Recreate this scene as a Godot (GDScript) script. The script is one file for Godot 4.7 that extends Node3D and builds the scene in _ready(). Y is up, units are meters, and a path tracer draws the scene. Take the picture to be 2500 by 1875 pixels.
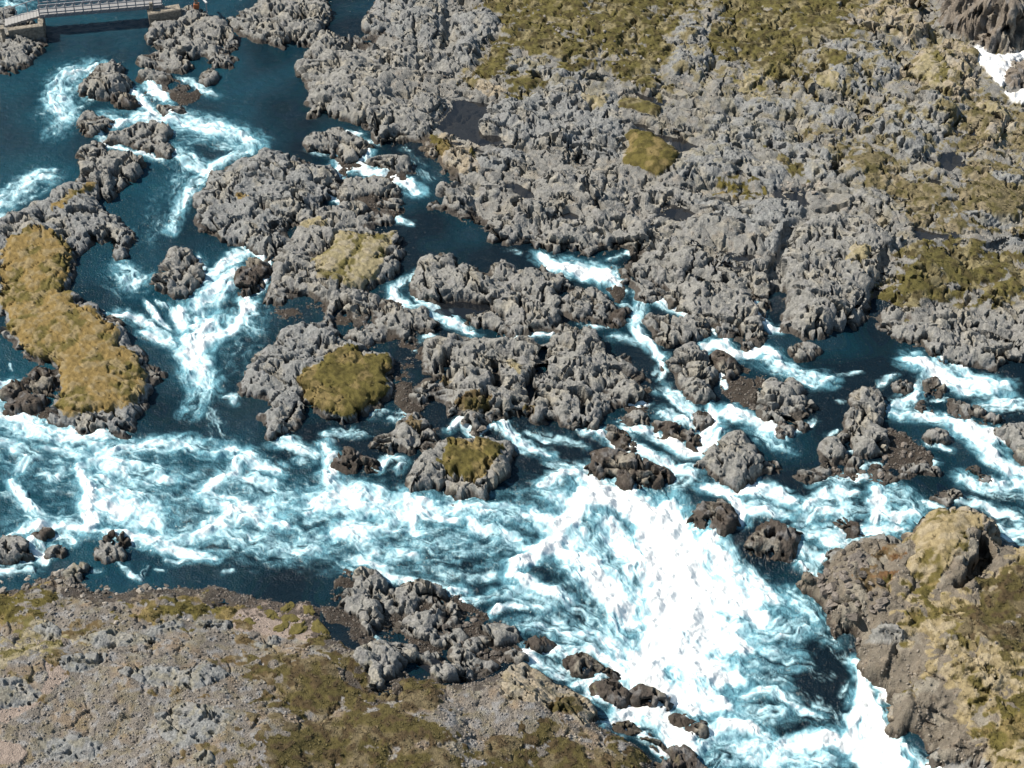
extends Node3D
# A glacial river breaking through a lava field, seen from the air. Metres, y up, river level of the lower rapids near 0.

const PITCH := 40.0
const EYE := Vector3(0.0, 83.56, 99.59)
const FOV := 24.5

const CTRL := [-45.6,-49.57,2.2,-39.02,-46.92,2.2,-40.02,-30.39,2,-41.5,-22.32,1.7,-44.83,-37.92,2.1,-35.4,-38.18,1.95,-27.69,-33.04,1.75,-19.46,-40.35,2.1,-20.16,-30.55,1.9,-25.95,-22.84,1.35,-26.77,-15.17,1.2,-32.03,-11.54,1.15,-24.31,-13.1,0.9,-23.87,-6.7,0.35,-22.15,1.2,0.1,-38.98,-6.51,0.5,-37.47,0.44,0.35,-11.14,-25.94,1.6,-7.84,-21.26,1.5,-3.95,-17.45,1.4,1.62,-14.97,1.35,5.95,-12.14,1.15,-5.52,-7.59,1,-3.35,-5.21,0.85,2.92,-4.3,0.9,9.29,-6.5,0.95,10.79,-2.29,0.75,11.2,2.13,0.45,-8.07,-1.09,0.4,-11.3,6.77,0.12,16.98,-6.24,1.15,19.67,-4.93,0.85,17.72,-2.83,0.75,26.49,-3.87,0.8,21.93,-0.73,0.7,33.62,0.39,0.75,35.68,3.44,0.7,32.46,6.33,0.6,34.38,12.67,0.35,25.88,6.71,0.5,16.92,5.17,0.45,15.67,0.74,0.6,12.2,6.86,0.2,23.3,13.36,0.15,18.68,12.81,0.05,-32.91,6.37,0.2,-25.65,10.97,0.05,-15.88,13.21,0,-6.41,14.49,-0.05,1.4,10.46,0,4.58,11.28,-0.1,15.51,13.15,-0.05,1.34,18.51,-0.35,5.97,16.8,-0.8,10.63,16.5,-1.1,8.67,24.13,-1.7,13.43,20.23,-1.6,18.02,19.59,-1.4,20.37,24.82,-1.8,14.05,29.5,-2,21.96,29.86,-2,9.74,30.03,-1.8,16.52,32.87,-2.2,22.1,32.79,-2.3,4.22,24.58,-1.2,7.53,28.74,-1.6,-31.64,18.85,0,-21.37,18.8,-0.05,-13.77,19.17,-0.1,-6.13,21.44,-0.3,-0.76,25.11,-0.6,-29.64,22.28,0.6,-23.47,23.74,0.9,-14.24,23.24,0.35,-22.14,31.04,2,-28.73,31.04,2,-11.39,28.64,1.3,-5.52,34.48,2,-15.95,36.28,2.6,-0.16,32.12,1.2,3.88,34.72,0.6,-13.3,-35.84,2.4,-8.86,-47.07,2.6,-2.23,-31.08,2.5,3.95,-42.4,3.3,16.82,-46.45,3.9,5.51,-22.94,2.2,15.31,-26.62,3,16.4,-16.31,2.2,22.21,-18.98,2.6,22.97,-9.6,1.7,30.63,-25.68,3.6,31.05,-42.12,4.4,37.91,-34.21,4.3,43.26,-40.33,4,37.64,-22.19,3.6,32.1,-11.72,2.8,36.92,-8.66,2.4,34.14,-6.36,1.5,37.06,-3.37,1.2,31.08,-16.44,3,10.55,-49.11,3.9,29.54,20.64,1,28.13,28.04,0.6,25.1,21.53,-0.2,29.64,34.4,0.2,24.38,31.77,-1.4]
# each rock: name, category, label, group, height, roughness, edge radius, tint, outlines (x, z in metres), moss caps
var ROCKS := [
	["rock_outcrop","rock","grey rock shelf under the plank ramp of the footbridge","lava outcrops between the channels and the moss",0.78,0.8,0.8,0,[[-53.77,-53.56,-47.88,-52.86,-46.64,-50.73,-44.3,-49.23,-43.34,-46.33,-43.68,-44.1,-44.39,-42.63,-45.47,-41.28,-50.82,-40.89]],[]],
	["rock_islet","rock","tall pointed rock standing alone in blue water below the footbridge","rock islets standing in the river",1.27,0.9,0.9,0,[[-38.46,-37.65,-38.52,-38.99,-37.82,-41.22,-37.37,-42.29,-36.52,-42.64,-35.59,-41.94,-35.03,-40.61,-34.12,-39.47,-34.14,-38.57,-34.9,-37.67,-36.02,-37.23,-37.48,-37.11]],[]],
	["boulder","boulder","low wet rock at the foot of the tall pointed rock","boulders in and beside the rapids",0.35,0.9,0.4,2,[[-35.28,-37.31,-33.68,-37.55,-33.29,-36.05,-33.99,-35.59,-34.95,-36.15]],[]],
	["rock_islet","rock","craggy grey lava islet carrying the concrete pier of the footbridge","rock islets standing in the river",0.89,1,0.6,0,[[-33.67,-46.66,-33.5,-49.2,-31.52,-49.57,-31.8,-51.6,-30.86,-52.82,-29.33,-51.96,-28.67,-50.52,-27.35,-49.96,-26.05,-48.24,-25.52,-46.28,-26.01,-45.19,-25.24,-43.8,-25.86,-42.49,-27.11,-42.81,-28.23,-44.43,-30.18,-44.15,-30.93,-45.19,-32.53,-45.65]],[]],
	["rock_islet","rock","rounded grey rock tongue just below the pier islet","rock islets standing in the river",0.67,0.8,0.5,0,[[-34.24,-43.92,-33.27,-44.65,-31.63,-44.95,-30.42,-43.81,-29.49,-42.42,-29.99,-41.6,-31.25,-41.94,-33,-42.61,-33.79,-42.82]],[]],
	["rock_islet","rock","low broken rock splitting the small white chutes above the turquoise rapid","rock islets standing in the river",0.55,1,0.5,0,[[-33.44,-41.17,-32.86,-41.9,-31.1,-41.19,-29.93,-40.25,-28.77,-39.33,-28.98,-38.64,-30.43,-38.34,-31.52,-38.76,-32.1,-39.71,-33.03,-39.95],[-31.02,-35.5,-30.33,-35.94,-29.29,-35.74,-28.95,-35.26,-30.24,-34.99]],[]],
	["boulder","boulder","knobbly boulder beside a thin chute at the rim of the dark upper pool","boulders in and beside the rapids",0.61,0.8,0.4,0,[[-28.18,-41.26,-27.59,-42.13,-26.79,-41,-26.75,-39.93,-27.32,-39.63,-27.98,-40.18]],[]],
	["rock_outcrop","rock","pale lava outcrop between the dark upper pool and the shadowed tarn","lava outcrops between the channels and the moss",0.89,1,0.8,0,[[-26.85,-50.91,-25.91,-52.36,-24.18,-54.09,-23.13,-56.48,-17.93,-56.17,-17.48,-51.3,-17.86,-49.09,-18.19,-47.23,-18.57,-46.19,-21.18,-46,-23.47,-47.16,-25.81,-48.62]],[]],
	["rock_outcrop","rock","large pale grey lava block forming the steep rim of the dark upper pool","lava outcrops between the channels and the moss",1.05,0.9,0.8,0,[[-19.38,-42.22,-18.87,-44.18,-17.91,-45.55,-17.59,-47.45,-15.96,-46.43,-15.52,-44.52,-13.4,-42.38,-12.36,-40.11,-10.81,-38.99,-10.68,-36.55,-8.88,-35.56,-8.04,-36.61,-5.95,-35.76,-5.62,-34.15,-6.6,-32.96,-6.68,-30.82,-7.8,-29.84,-9.52,-29.88,-11.55,-30.48,-13.06,-32.1,-15.18,-33.51,-17.55,-33.92,-17.85,-35.85,-17.75,-38.06,-18.83,-40.28]],[]],
	["rock_islet","rock","dark jagged rock at the lip of the turquoise rapid","rock islets standing in the river",0.61,1,0.4,0,[[-37.45,-31.41,-37.48,-33.38,-36.87,-34.06,-35.32,-33.44,-34.54,-33.05,-34.95,-31.96,-36.13,-31.24]],[]],
	["rock_islet","rock","hummocky grey rock with water curling round both of its sides","rock islets standing in the river",0.83,1,0.6,0,[[-34.6,-30.06,-34.58,-31.37,-33.56,-31.68,-32.49,-32.2,-31.14,-32.83,-30.07,-31.84,-29.65,-30.29,-28.83,-29.44,-29.39,-28.25,-31.17,-28.82,-32.35,-29.18,-33.84,-29.7]],[]],
	["rock_islet","rock","narrow rock spine between the blue river and the teal side channel","rock islets standing in the river",0.94,1,0.6,0,[[-36.53,-27.69,-36.25,-26.44,-35.72,-24.41,-34.57,-24.08,-34.24,-22.88,-33.36,-21.55,-32.7,-22.61,-32.13,-24.3,-31.1,-25.82,-31.51,-26.82,-32.85,-27.35,-34.35,-28.07,-35.51,-29.19,-36.47,-29.02]],[]],
	["rock_islet","islet","long islet crowned with golden moss and fringed by dark rock","rock islets standing in the river",1.05,0.8,0.9,1,[[-45.29,-18.26,-40.98,-18.23,-40.16,-19.51,-38,-20.87,-37.57,-22.22,-35.7,-23.21,-34.2,-23.23,-33.78,-21.45,-32.82,-19.64,-31.11,-18.22,-30.38,-16.11,-30.68,-13.81,-31.54,-15.07,-32.38,-16.13,-33.41,-15.92,-34.52,-14.67,-34.4,-12.58,-35.91,-10.76,-39.59,-9.36,-43.43,-9.29],[-40,-10.56,-40.39,-13.97,-39.92,-15.74,-38.3,-16.95,-36.48,-16.33,-34.69,-14.49,-34.34,-11.91,-34.46,-10.48,-34.25,-9.31,-33.3,-8.32,-32.97,-7.08,-32.23,-7.21,-30.76,-6.72,-29.6,-5.62,-28.87,-4.07,-27.57,-2.87,-26.78,-1.67,-25.55,-0.7,-25.81,0.02,-26.48,0.41,-26.75,1.84,-26.83,3.61,-27.12,4.83,-27.49,6.18,-29.27,5.38,-31.17,5.39,-32.52,4.52,-32.89,3.15,-32.72,1.45,-33.64,-0.84,-33.81,-1.74,-34.8,-1.76,-36.09,-2.68,-37.01,-3.56,-38.23,-5.83,-39.21,-8.61]],[["gold",[-40.38,-13.92,-39.93,-15.76,-38.28,-16.82,-36.49,-16.36,-34.7,-14.56,-34.3,-11.77,-34.4,-10.29,-34.18,-9.09,-33.23,-8.06,-32.88,-6.79,-32.14,-6.93,-30.87,-6.06,-29.84,-5.05,-28.9,-3.07,-27.66,-2.2,-26.69,-0.62,-26.49,0.66,-27.04,2.53,-27.13,3.45,-28.28,3.67,-28.9,4.21,-30.29,4.4,-31.65,4.75,-32.65,3.85,-32.52,2.08,-33.25,0.1,-33.63,-1.21,-34.61,-1.22,-35.92,-2.19,-36.85,-3.11,-38.09,-5.43,-39.1,-8.32,-39.67,-10.36]],["gold",[-37.44,-19.46,-36.73,-20.64,-35.47,-21.9,-34.68,-23.6,-34.2,-23.18,-34.45,-22.23,-35.63,-20.53,-36.23,-19.37]]]],
	["rock_islet","rock","wet black rock stub tucked below the golden moss islet beside white water","rock islets standing in the river",0.61,1,0.5,2,[[-36.61,1.98,-36.54,1.14,-35.68,-0.05,-35.33,-1.43,-34.09,-1.41,-33.54,-0.39,-33,1.27,-33.49,1.92,-34.19,3.36,-35.91,3.12]],[]],
	["rock_islet","rock","broad grey islet with a rounded top between teal channel and white chute","rock islets standing in the river",1.05,0.85,1,1,[[-26.01,-21.26,-25.53,-24,-25.06,-25.81,-22.91,-26.83,-21.3,-27.72,-19.63,-27.93,-18.28,-27.03,-17.67,-26.4,-16.4,-26.27,-15,-26.14,-14.33,-24.54,-14.74,-22.52,-15.46,-21.24,-15.46,-19.37,-16.13,-19.2,-16.9,-18.65,-18.46,-17.95,-17.71,-15.55,-18.26,-14.2,-18.9,-14.02,-20.94,-15.85,-23.14,-16.43,-25.14,-17.54,-25.61,-19.16,-25.35,-20.38]],[["gold",[-22.83,-21.28,-22.33,-21.64,-21.8,-21.17,-22.37,-20.82]]]],
	["rock_islet","islet","ragged islet with a flat cap of straw coloured moss","rock islets standing in the river",0.89,0.9,0.6,0,[[-18.34,-15.35,-17.5,-16.49,-17.3,-18.86,-16.13,-19.5,-15.08,-19.96,-13.35,-20.56,-12.12,-20.34,-11.12,-17.14,-9.62,-16.51,-8.92,-15.71,-8.84,-13.78,-9.67,-11.94,-10.67,-11.2,-11.27,-10.27,-12.53,-9.75,-13.76,-8.87,-15.05,-8.93,-15.74,-9.52,-17.01,-9.22,-18.26,-8.74,-19.07,-9.14,-18.59,-10.92,-18.25,-12.99,-18.89,-14.18]],[["straw",[-15.08,-10.78,-15.57,-13.64,-14.61,-14.82,-13.93,-16.44,-12.04,-16.14,-9.53,-16.52,-9.71,-14.83,-10.15,-13.03,-10.22,-11.83,-11.39,-9.84,-12.69,-9.88]],["straw",[-17.32,-17.61,-16.7,-18.21,-15.21,-18.11,-14.87,-17.23,-15.92,-16.88]]]],
	["rock_islet","islet","dark sloping islet with an olive and gold moss cushion","rock islets standing in the river",0.99,0.8,0.8,1,[[-19.93,0.1,-19.59,-1.29,-18.85,-2.63,-17.86,-3.96,-17,-5.52,-16.04,-6.18,-14.05,-6.63,-13.48,-5.72,-13.07,-4.48,-11.9,-3.79,-11.5,-3.27,-8.97,-2.26,-8.74,-1.35,-9.02,1.5,-9.66,3.23,-11.05,4.14,-12.12,4.14,-13.22,3.81,-14.7,3.17,-15.37,3.83,-16.02,5.82,-16.83,5.98,-17.03,5.16,-17.88,3.81,-16.9,2.81,-17.83,1.92,-19.21,1.52]],[["olive",[-13.67,-2.53,-12.48,-3.28,-11.47,-2.92,-10.69,-2.37,-8.94,-1.82,-8.77,-1.04,-9.06,0.49,-9.11,1.79,-9.63,3.28,-10.76,4.44,-11.93,4.62,-13.15,4.27,-14.5,3.75,-14.84,2.52,-15.85,0.7,-15.33,-0.37,-14.01,-0.68]]]],
	["rock_islet","rock","low pitted rock shelf between the straw moss islet and the dark sloping islet","rock islets standing in the river",0.61,1,0.5,0,[[-14.08,-7.62,-13.81,-9.22,-12.56,-9.71,-11.38,-9.49,-10.3,-8.53,-9.4,-8.3,-8.58,-7.16,-6.92,-6.91,-5.87,-5.83,-5.6,-5.16,-6.33,-4.52,-7.33,-4.32,-8.35,-4.7,-9.37,-5.07,-9.72,-4.47,-10.71,-4.15,-11.6,-4.31,-12.62,-4.64,-11.93,-5.81,-12.14,-7.19,-13.32,-7.59]],[]],
	["boulder","boulder","pitted rock parting the water at the head of the fan shaped white chute","boulders in and beside the rapids",0.89,1,0.6,0,[[-27.46,-10.51,-27.5,-11.87,-27.33,-13.59,-26.81,-14.7,-25.62,-14.59,-24.86,-13.56,-24.31,-12.24,-24.42,-10.96,-24.83,-9.91,-25.98,-9.86,-26.77,-10.09]],[]],
	["boulder","boulder","wet brown boulder in the middle of the fan shaped white chute","boulders in and beside the rapids",0.72,0.9,0.5,2,[[-21.48,-11.36,-21.38,-12.94,-20.64,-13.49,-19.58,-13.31,-19.22,-12.26,-19.62,-10.91,-20.45,-9.98,-21.15,-10.58]],[]],
	["boulder","boulder","grey boulder half drowned between two thin chutes above the black channel","boulders in and beside the rapids",0.61,1,0.4,0,[[-12.06,-27.11,-11.39,-27.91,-9.7,-27.89,-8.95,-26.9,-8.49,-25.73,-9.46,-25.54,-10.9,-26.33]],[]],
	["boulder","boulder","rounded pitted rock with one hole beside the black channel","boulders in and beside the rapids",0.61,0.7,0.5,0,[[-14.19,-22.42,-13.93,-23.81,-13.02,-24.84,-12,-24.02,-10.78,-24.43,-9.62,-23.28,-9.44,-22.31,-10.67,-22.27,-12.06,-22.42,-12.58,-22.03,-13.66,-21.64]],[]],
	["boulder","boulder","small flat rock at the bend of the black channel","boulders in and beside the rapids",0.4,0.8,0.3,0,[[-11.72,-19.28,-11.33,-19.62,-10.1,-19.45,-9.81,-18.76,-10.47,-18.42,-11.28,-18.6]],[]],
	["boulder","boulder","low brown rock in the still elbow of the black channel","boulders in and beside the rapids",0.35,0.8,0.3,0,[[-10.87,-20.99,-10.07,-21.35,-9.24,-21.18,-9.49,-20.48,-10.43,-20.3]],[]],
	["rock_islet","rock","rubbly islet at the top of the small white cascade","rock islets standing in the river",0.61,1,0.4,0,[[-17.61,-29.58,-17,-30.92,-15.87,-31.26,-14.56,-30.97,-12.95,-30.3,-12.34,-29.42,-13.1,-27.75,-14.2,-27.27,-15.37,-28,-16.54,-28.51]],[]],
	["rock_islet","rock","large knobbly grey islet in the fork of the narrow white channels","rock islets standing in the river",0.99,1,0.7,0,[[-7.84,-10.96,-7.1,-11.88,-6.75,-13.28,-5.6,-14.15,-4.67,-13.94,-4.77,-12.54,-5.41,-12.04,-3.97,-11.65,-3.59,-12.16,-2.95,-12.48,-1.89,-11.56,-1.25,-12.41,-0.86,-13.35,-0.08,-12.75,0.31,-11.45,1.22,-12.17,2.27,-12.57,2.65,-11.49,4.07,-11.37,4.3,-10.21,3.52,-9.66,3.62,-8.26,3.59,-6.49,2.82,-5.38,1.43,-4.65,-0.08,-4.85,-1.33,-5.44,-2.6,-6,-3.37,-6.54,-3.12,-7.07,-1.6,-7.63,-1.99,-8.36,-3.53,-8.49,-4.8,-8.27,-5.96,-8.65,-7,-9.04,-7.68,-10.02]],[]],
	["boulder","boulder","smooth oval rock with pits beside the knobbly islet","boulders in and beside the rapids",0.83,0.6,0.7,0,[[3.75,-8.03,4.14,-8.8,5.31,-9.59,6.34,-9.6,7.22,-9,7.71,-8.22,7.27,-6.71,6.74,-6.04,5.48,-6.23,4.23,-6.74]],[]],
	["boulder","boulder","wet dark rock slab at the foot of the smooth oval rock","boulders in and beside the rapids",0.5,0.8,0.5,2,[[7.4,-6.8,8.95,-7.55,8.77,-6.31,7.74,-5.67]],[]],
	["rock_islet","islet","wide craggy islet with scattered moss tufts and an arched front edge","rock islets standing in the river",0.99,1.1,0.7,0,[[-6.84,1.51,-6.57,-0.95,-6.37,-2.34,-6.04,-3.52,-5.06,-4.25,-4.06,-4.24,-3.06,-3.69,-1.32,-3.68,-0.07,-3.29,1.66,-3.07,2.9,-3.25,3.04,-4.36,3.93,-5.11,4.68,-4.93,5.66,-4.37,6.62,-3.49,7.06,-1.95,8.05,-1.98,8.87,-1.11,9.31,0.01,9.23,1.59,8.7,2.61,7.61,2.78,6.5,3.71,6.35,4.47,5.5,5.17,5.28,4.58,4.68,4.99,3.96,5.12,3.26,4.37,2.07,4.36,1.12,4.07,0.05,3.93,-0.55,4.38,-1.26,4.69,-2.1,4.41,-2.44,5.32,-3.28,4.74,-3.53,3.83,-4.37,3.67,-4.88,2.56,-5.61,2.21,-6.57,2.52]],[["brown",[-5.41,0.73,-4.94,0.2,-4.49,0.97,-4.9,1.41]],["brown",[-4,3.61,-3.66,2.77,-2.47,2.62,-1.63,3.11,-1.62,3.76,-2.81,4.02,-3.63,4.44]],["brown",[0.52,4.04,0.76,3.49,1.83,3.73,1.59,4.35,0.88,4.51]],["olive",[2.3,4.51,3.5,4.06,3.36,5,2.53,4.83]],["straw",[-0.44,-0.76,-0.07,-1.3,0.66,-0.2,0.89,1,0.29,1.16]]]],
	["rock_islet","rock","split rock with a rusty brown moss cap beside the moss topped block","rock islets standing in the river",0.78,1,0.5,0,[[-10.06,6.63,-9.15,6.04,-8.34,5.61,-8.02,4.75,-7.33,4.07,-6.37,4.38,-6.22,5.38,-5.97,5.95,-5.26,5.95,-5.35,6.8,-6.06,6.8,-6.85,7.52,-8.26,7.38,-9.45,7.08]],[["brown",[-7.88,5.18,-7.21,4.2,-6.45,5.23,-6.19,5.91,-6.89,6.06]]]],
	["rock_islet","islet","angular rock block capped with olive moss in the main rapids","rock islets standing in the river",1.16,0.8,0.5,0,[[-7.06,10.6,-6.88,9.35,-6.33,8.36,-5.42,7.77,-4.85,7.2,-4.04,6.89,-2.64,6.71,-1.94,6.55,-1.01,6.81,-0.3,6.95,-0.13,8.26,-0.42,9.15,-0.87,9.87,-1.44,11.01,-2.34,11.97,-3.14,12.1,-4.4,11.55,-5.1,11.13,-5.78,11.14,-6.91,11.56]],[["olive",[-5.36,9.7,-4.69,8.71,-4.5,7.39,-3.57,7.03,-2.4,7.17,-1.24,7.14,-0.42,7.64,-0.53,8.84,-1.45,9.68,-1.78,10.68,-2.57,11.17,-3.5,10.67,-4.42,10.35]]]],
	["boulder","boulder","drowned dark rock washed by foam beside the moss topped block","boulders in and beside the rapids",0.5,1,0.5,2,[[-12.36,8.72,-11.48,7.91,-10.53,8.32,-9.46,8.85,-10.12,9.46,-11.4,9.46,-12.22,9.13]],[]],
	["rock_islet","rock","long brown rock ridge along the brink of the main cascade","rock islets standing in the river",0.78,0.9,0.6,2,[[5.26,8.77,5.76,7.77,6.7,7.53,7.49,8.13,7.81,8.7,9.19,8.94,10.54,9.56,11.32,10.1,10.95,10.45,9.8,10.63,8.74,11.35,7.96,10.87,7.54,9.92,6.29,9.35]],[]],
	["boulder","boulder","small dark rock under the craggy moss tufted islet","boulders in and beside the rapids",0.5,0.9,0.4,0,[[7.77,4.7,8.26,4.13,9.09,4.14,9.67,4.61,9.42,4.95,8.47,5.06]],[]],
	["boulder","boulder","wet brown rock wedge between foam streaks above the long brown ridge","boulders in and beside the rapids",0.5,0.9,0.4,2,[[7.01,5.81,7.73,5.44,8.42,5.72,8.74,6.55,8.48,7.35,7.91,6.92]],[]],
	["boulder","boulder","slanting wet rock rib below the splitting white step","boulders in and beside the rapids",0.55,0.9,0.4,2,[[10.13,4.68,11.08,4.79,12.12,5.3,12.9,6.03,12.71,7.06,12.12,7.06,11.25,5.88]],[]],
	["rock_islet","rock","pale crusted rock tongue between two white chutes","rock islets standing in the river",0.72,0.8,0.5,0,[[10.13,-6.1,10.67,-6.79,12.06,-6.8,13.16,-6.1,14.64,-5.79,14.68,-4.57,13.67,-4.21,12.41,-4.11,11.52,-3.65,10.92,-4.12,10.71,-4.99]],[]],
	["rock_outcrop","rock","bulky grey outcrop beside the shadowed tarn and a dark cleft","lava outcrops between the channels and the moss",0.94,0.8,0.8,1,[[-13.91,-50.3,-13.42,-52.65,-12.47,-55.69,-6.51,-55.46,-6.24,-51.31,-6.47,-48.16,-6.88,-46.21,-7.76,-45.11,-9.03,-46.21,-10.43,-46.49,-11.88,-47.62,-13.32,-48.25]],[]],
	["rock_outcrop","rock","tall rounded outcrop bordering the green moss meadow","lava outcrops between the channels and the moss",1.22,0.7,0.9,1,[[-5.71,-49.14,-5.27,-50.52,-3.24,-51.47,-1.66,-50.07,-1.48,-47.44,-2.24,-45.92,-3.14,-44.19,-3.26,-41.57,-4.16,-41.26,-5.26,-43.19,-5.01,-45.85]],[]],
	["rock_outcrop","rock","low broken dark lava between two grey outcrops","lava outcrops between the channels and the moss",0.5,1.3,0.5,0,[[-15.52,-46.31,-13.4,-47.1,-11.6,-45.31,-8.96,-44.44,-6.97,-44.44,-5.25,-42.99,-4.3,-40.99,-4.87,-39.55,-7,-40.48,-9.41,-40.58,-12.18,-41.75,-14.61,-44.1]],[]],
	["rock_outcrop","rock","long fractured outcrop above the black crack pool","lava outcrops between the channels and the moss",0.89,1,0.8,1,[[-2.96,-31.71,-2.12,-34,-0.38,-34.99,1.37,-35.12,2.55,-36.63,3.74,-37.36,5.77,-36.46,7.83,-36.69,8.98,-35.83,9.2,-34.08,8.96,-31.82,9.45,-29.84,9.49,-27.54,8.32,-26.26,6.94,-26.81,5.29,-28.45,3.87,-27.99,2.04,-28.32,-0.09,-29.05,-1.08,-30.23,-1.66,-30.47]],[["straw",[5.72,-34.44,6.63,-35.54,8.36,-35.07,7.72,-33.45,6.58,-33.95]]]],
	["rock_outcrop","rock","blue grey ledge cutting into the green moss meadow","lava outcrops between the channels and the moss",0.67,0.9,0.6,1,[[-0.24,-41.54,0.36,-42.47,1.41,-41.66,2.91,-41.13,4.37,-39.17,6.76,-39.66,7.92,-38.53,6.71,-37.85,4.35,-38.05,2.58,-38.12,2.14,-39.45,1.4,-39.73,-0.24,-39.91]],[]],
	["rock_outcrop","rock","pale dry scree patch under the tip of the moss meadow","lava outcrops between the channels and the moss",0.4,1.2,0.5,3,[[-3.95,-38.27,-2.61,-38.53,-0.68,-37.43,-0.09,-36.37,-1.26,-35.6,-3.03,-36.37]],[]],
	["rock_outcrop","rock","square grey outcrop with a shadowed end below the black crack pool","lava outcrops between the channels and the moss",0.78,0.8,0.5,1,[[-2.89,-26.93,-2.05,-27.55,-0.37,-27.75,1.04,-27.49,1.18,-26.28,0.33,-25.07,-0.78,-25.45,-2.46,-25.7]],[]],
	["rock_outcrop","rock","sandy rock bank with two green tufts above the small cascade","lava outcrops between the channels and the moss",0.55,1,0.5,3,[[-8.35,-29.61,-7.23,-30.56,-5.78,-29.98,-4.34,-29.12,-2.91,-28.18,-3.17,-26.85,-2.88,-25.45,-3.43,-24.98,-5.68,-25.42,-5.99,-26.98,-7.17,-28.39]],[["olive",[-7.23,-30.37,-6.52,-30.53,-5.76,-29.3,-4.89,-28.46,-5.16,-27.69,-6,-27.49,-6.45,-28.43]],["olive",[-3.82,-27.67,-3.33,-28.17,-2.76,-27.59,-3.17,-26.8]]]],
	["rock_outcrop","rock","pale crusted outcrop overlooking the bend of the black channel","lava outcrops between the channels and the moss",0.72,1,0.6,0,[[-5.88,-23.14,-4.8,-24.1,-2.58,-24.62,-1.33,-23.43,-0.63,-22.06,-1.45,-21.23,-2.82,-21.49,-4.71,-20.1,-6.62,-20.42,-5.71,-22.09]],[]],
	["rock_outcrop","rock","riddled grey outcrop hanging over the shadowed channel","lava outcrops between the channels and the moss",0.89,1.1,0.6,0,[[-2.1,-18.13,-0.76,-19.5,1.27,-20.19,2.49,-19.53,3.96,-18.59,5.29,-17.87,6.06,-16.73,5.22,-14.98,3.62,-14.65,2.04,-15.2,0.85,-16.78,-0.61,-15.98,-1.81,-16.14]],[]],
	["rock_outcrop","rock","small rounded slab beside a brown puddle","lava outcrops between the channels and the moss",0.55,0.6,0.5,0,[[1.7,-22.05,3.21,-22.54,4.85,-22.32,5.37,-21.24,4.28,-20.76,2.37,-21.14]],[]],
	["rock_outcrop","rock","wide crusted lava ridge below the moss hummock","lava outcrops between the channels and the moss",0.67,1.1,0.6,0,[[1.02,-23.79,2.41,-24.71,4.36,-24.87,6.29,-24.42,8.19,-23.53,9.54,-22.84,10.28,-21.2,10.09,-20.08,8.85,-19.54,7.24,-20.02,5.9,-20.75,5.13,-22.44,3.22,-22.9,1.29,-23.13]],[]],
	["rock_outcrop","rock","broken outcrop with deep holes at the start of a white chute","lava outcrops between the channels and the moss",0.83,1.1,0.6,0,[[5.29,-18.41,6.9,-18.34,7.99,-18.78,9.87,-18.75,10.09,-17.57,11.13,-17.05,11.2,-15.85,10.37,-14.92,8.67,-15.17,7.11,-16.08,6.2,-17.05]],[]],
	["rock_outcrop","rock","crusted slab rim round a flat brown pool","lava outcrops between the channels and the moss",0.55,1,0.5,0,[[10.41,-21.08,12.06,-21.74,14.07,-21.11,15.93,-20.45,16.13,-19.4,15.08,-19.78,12.93,-20.02,11.95,-19.4,10.48,-19.53],[10.66,-18.28,11.88,-18.63,13.02,-17.57,14.87,-17.28,15.98,-17.84,16.46,-17.09,14.78,-15.99,12.96,-16.49,11.41,-17.14]],[]],
	["rock_outcrop","rock","sinuous lava ridge with a hollow arch and black seams","lava outcrops between the channels and the moss",0.72,1.1,0.5,0,[[10.32,-15.18,11.69,-16.31,13.72,-15.33,14.32,-14.49,15.17,-13.52,17.06,-12.68,17.93,-11.98,19.27,-12.49,20.25,-11.82,20.32,-9.92,20.29,-8.29,19.72,-7.47,18.86,-7.8,18.23,-9.24,17.24,-9.63,15.4,-10.96,13.75,-11.36,12.52,-12.46,10.48,-13.15]],[]],
	["rock_outcrop","rock","rocky lip where thin waterfalls drop into the plunge channel","lava outcrops between the channels and the moss",0.83,1,0.5,0,[[8.61,-12.58,10.43,-12.49,11.96,-12.12,13.71,-11.12,14.8,-10.09,16.15,-9.19,17.91,-8.81,18.48,-6.78,18.93,-4.78,18.45,-3.75,17.41,-3.25,16.48,-4.04,15.54,-4.92,14.39,-6.22,12.96,-7.46,11.77,-8.63,9.99,-8.85,8.8,-11.01]],[]],
	["rock_outcrop","rock","domed grey lava swell with curved wrinkles","lava outcrops between the channels and the moss",0.89,0.6,1.2,1,[[14.47,-20.13,18.08,-19.77,20.81,-20.28,23.65,-19.2,23.66,-18.15,22.69,-16.55,21.65,-15.4,21.29,-14.21,20.45,-13.59,19.31,-15.6,17.85,-17.05,16.39,-18.72]],[]],
	["rock_outcrop","rock","great fluted lava bluff dropping steeply to the teal inlet","lava outcrops between the channels and the moss",1.44,0.9,1,0,[[21.65,-14.68,23.31,-16.86,24.74,-17.7,27.23,-16.75,28.77,-15.68,29.74,-14.27,30.96,-13.73,29.21,-12.31,29.06,-11.24,28.58,-10.4,27.44,-8.95,27.24,-7.02,25.96,-5.8,23.87,-5.31,22.86,-4.14,21.77,-4.49,20.63,-5.43,20.97,-7.83,21.44,-8.96,20.83,-10.35,21.19,-12.44]],[["straw",[25.67,-11.46,26.69,-12.51,27.79,-12.34,27.26,-11.08,26.05,-10.43]]]],
	["rock_outcrop","rock","smooth domed lava tongue with a dark puddle on its back","lava outcrops between the channels and the moss",0.72,0.5,1,1,[[13.22,-23.57,13.89,-25.57,15.34,-26.47,17.66,-27.41,19.88,-27.09,20.84,-25.46,21.9,-24.87,22.87,-23.62,22.36,-22.6,21.29,-21.54,19.53,-23.19,17.59,-23.2,14.53,-22.6]],[]],
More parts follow.
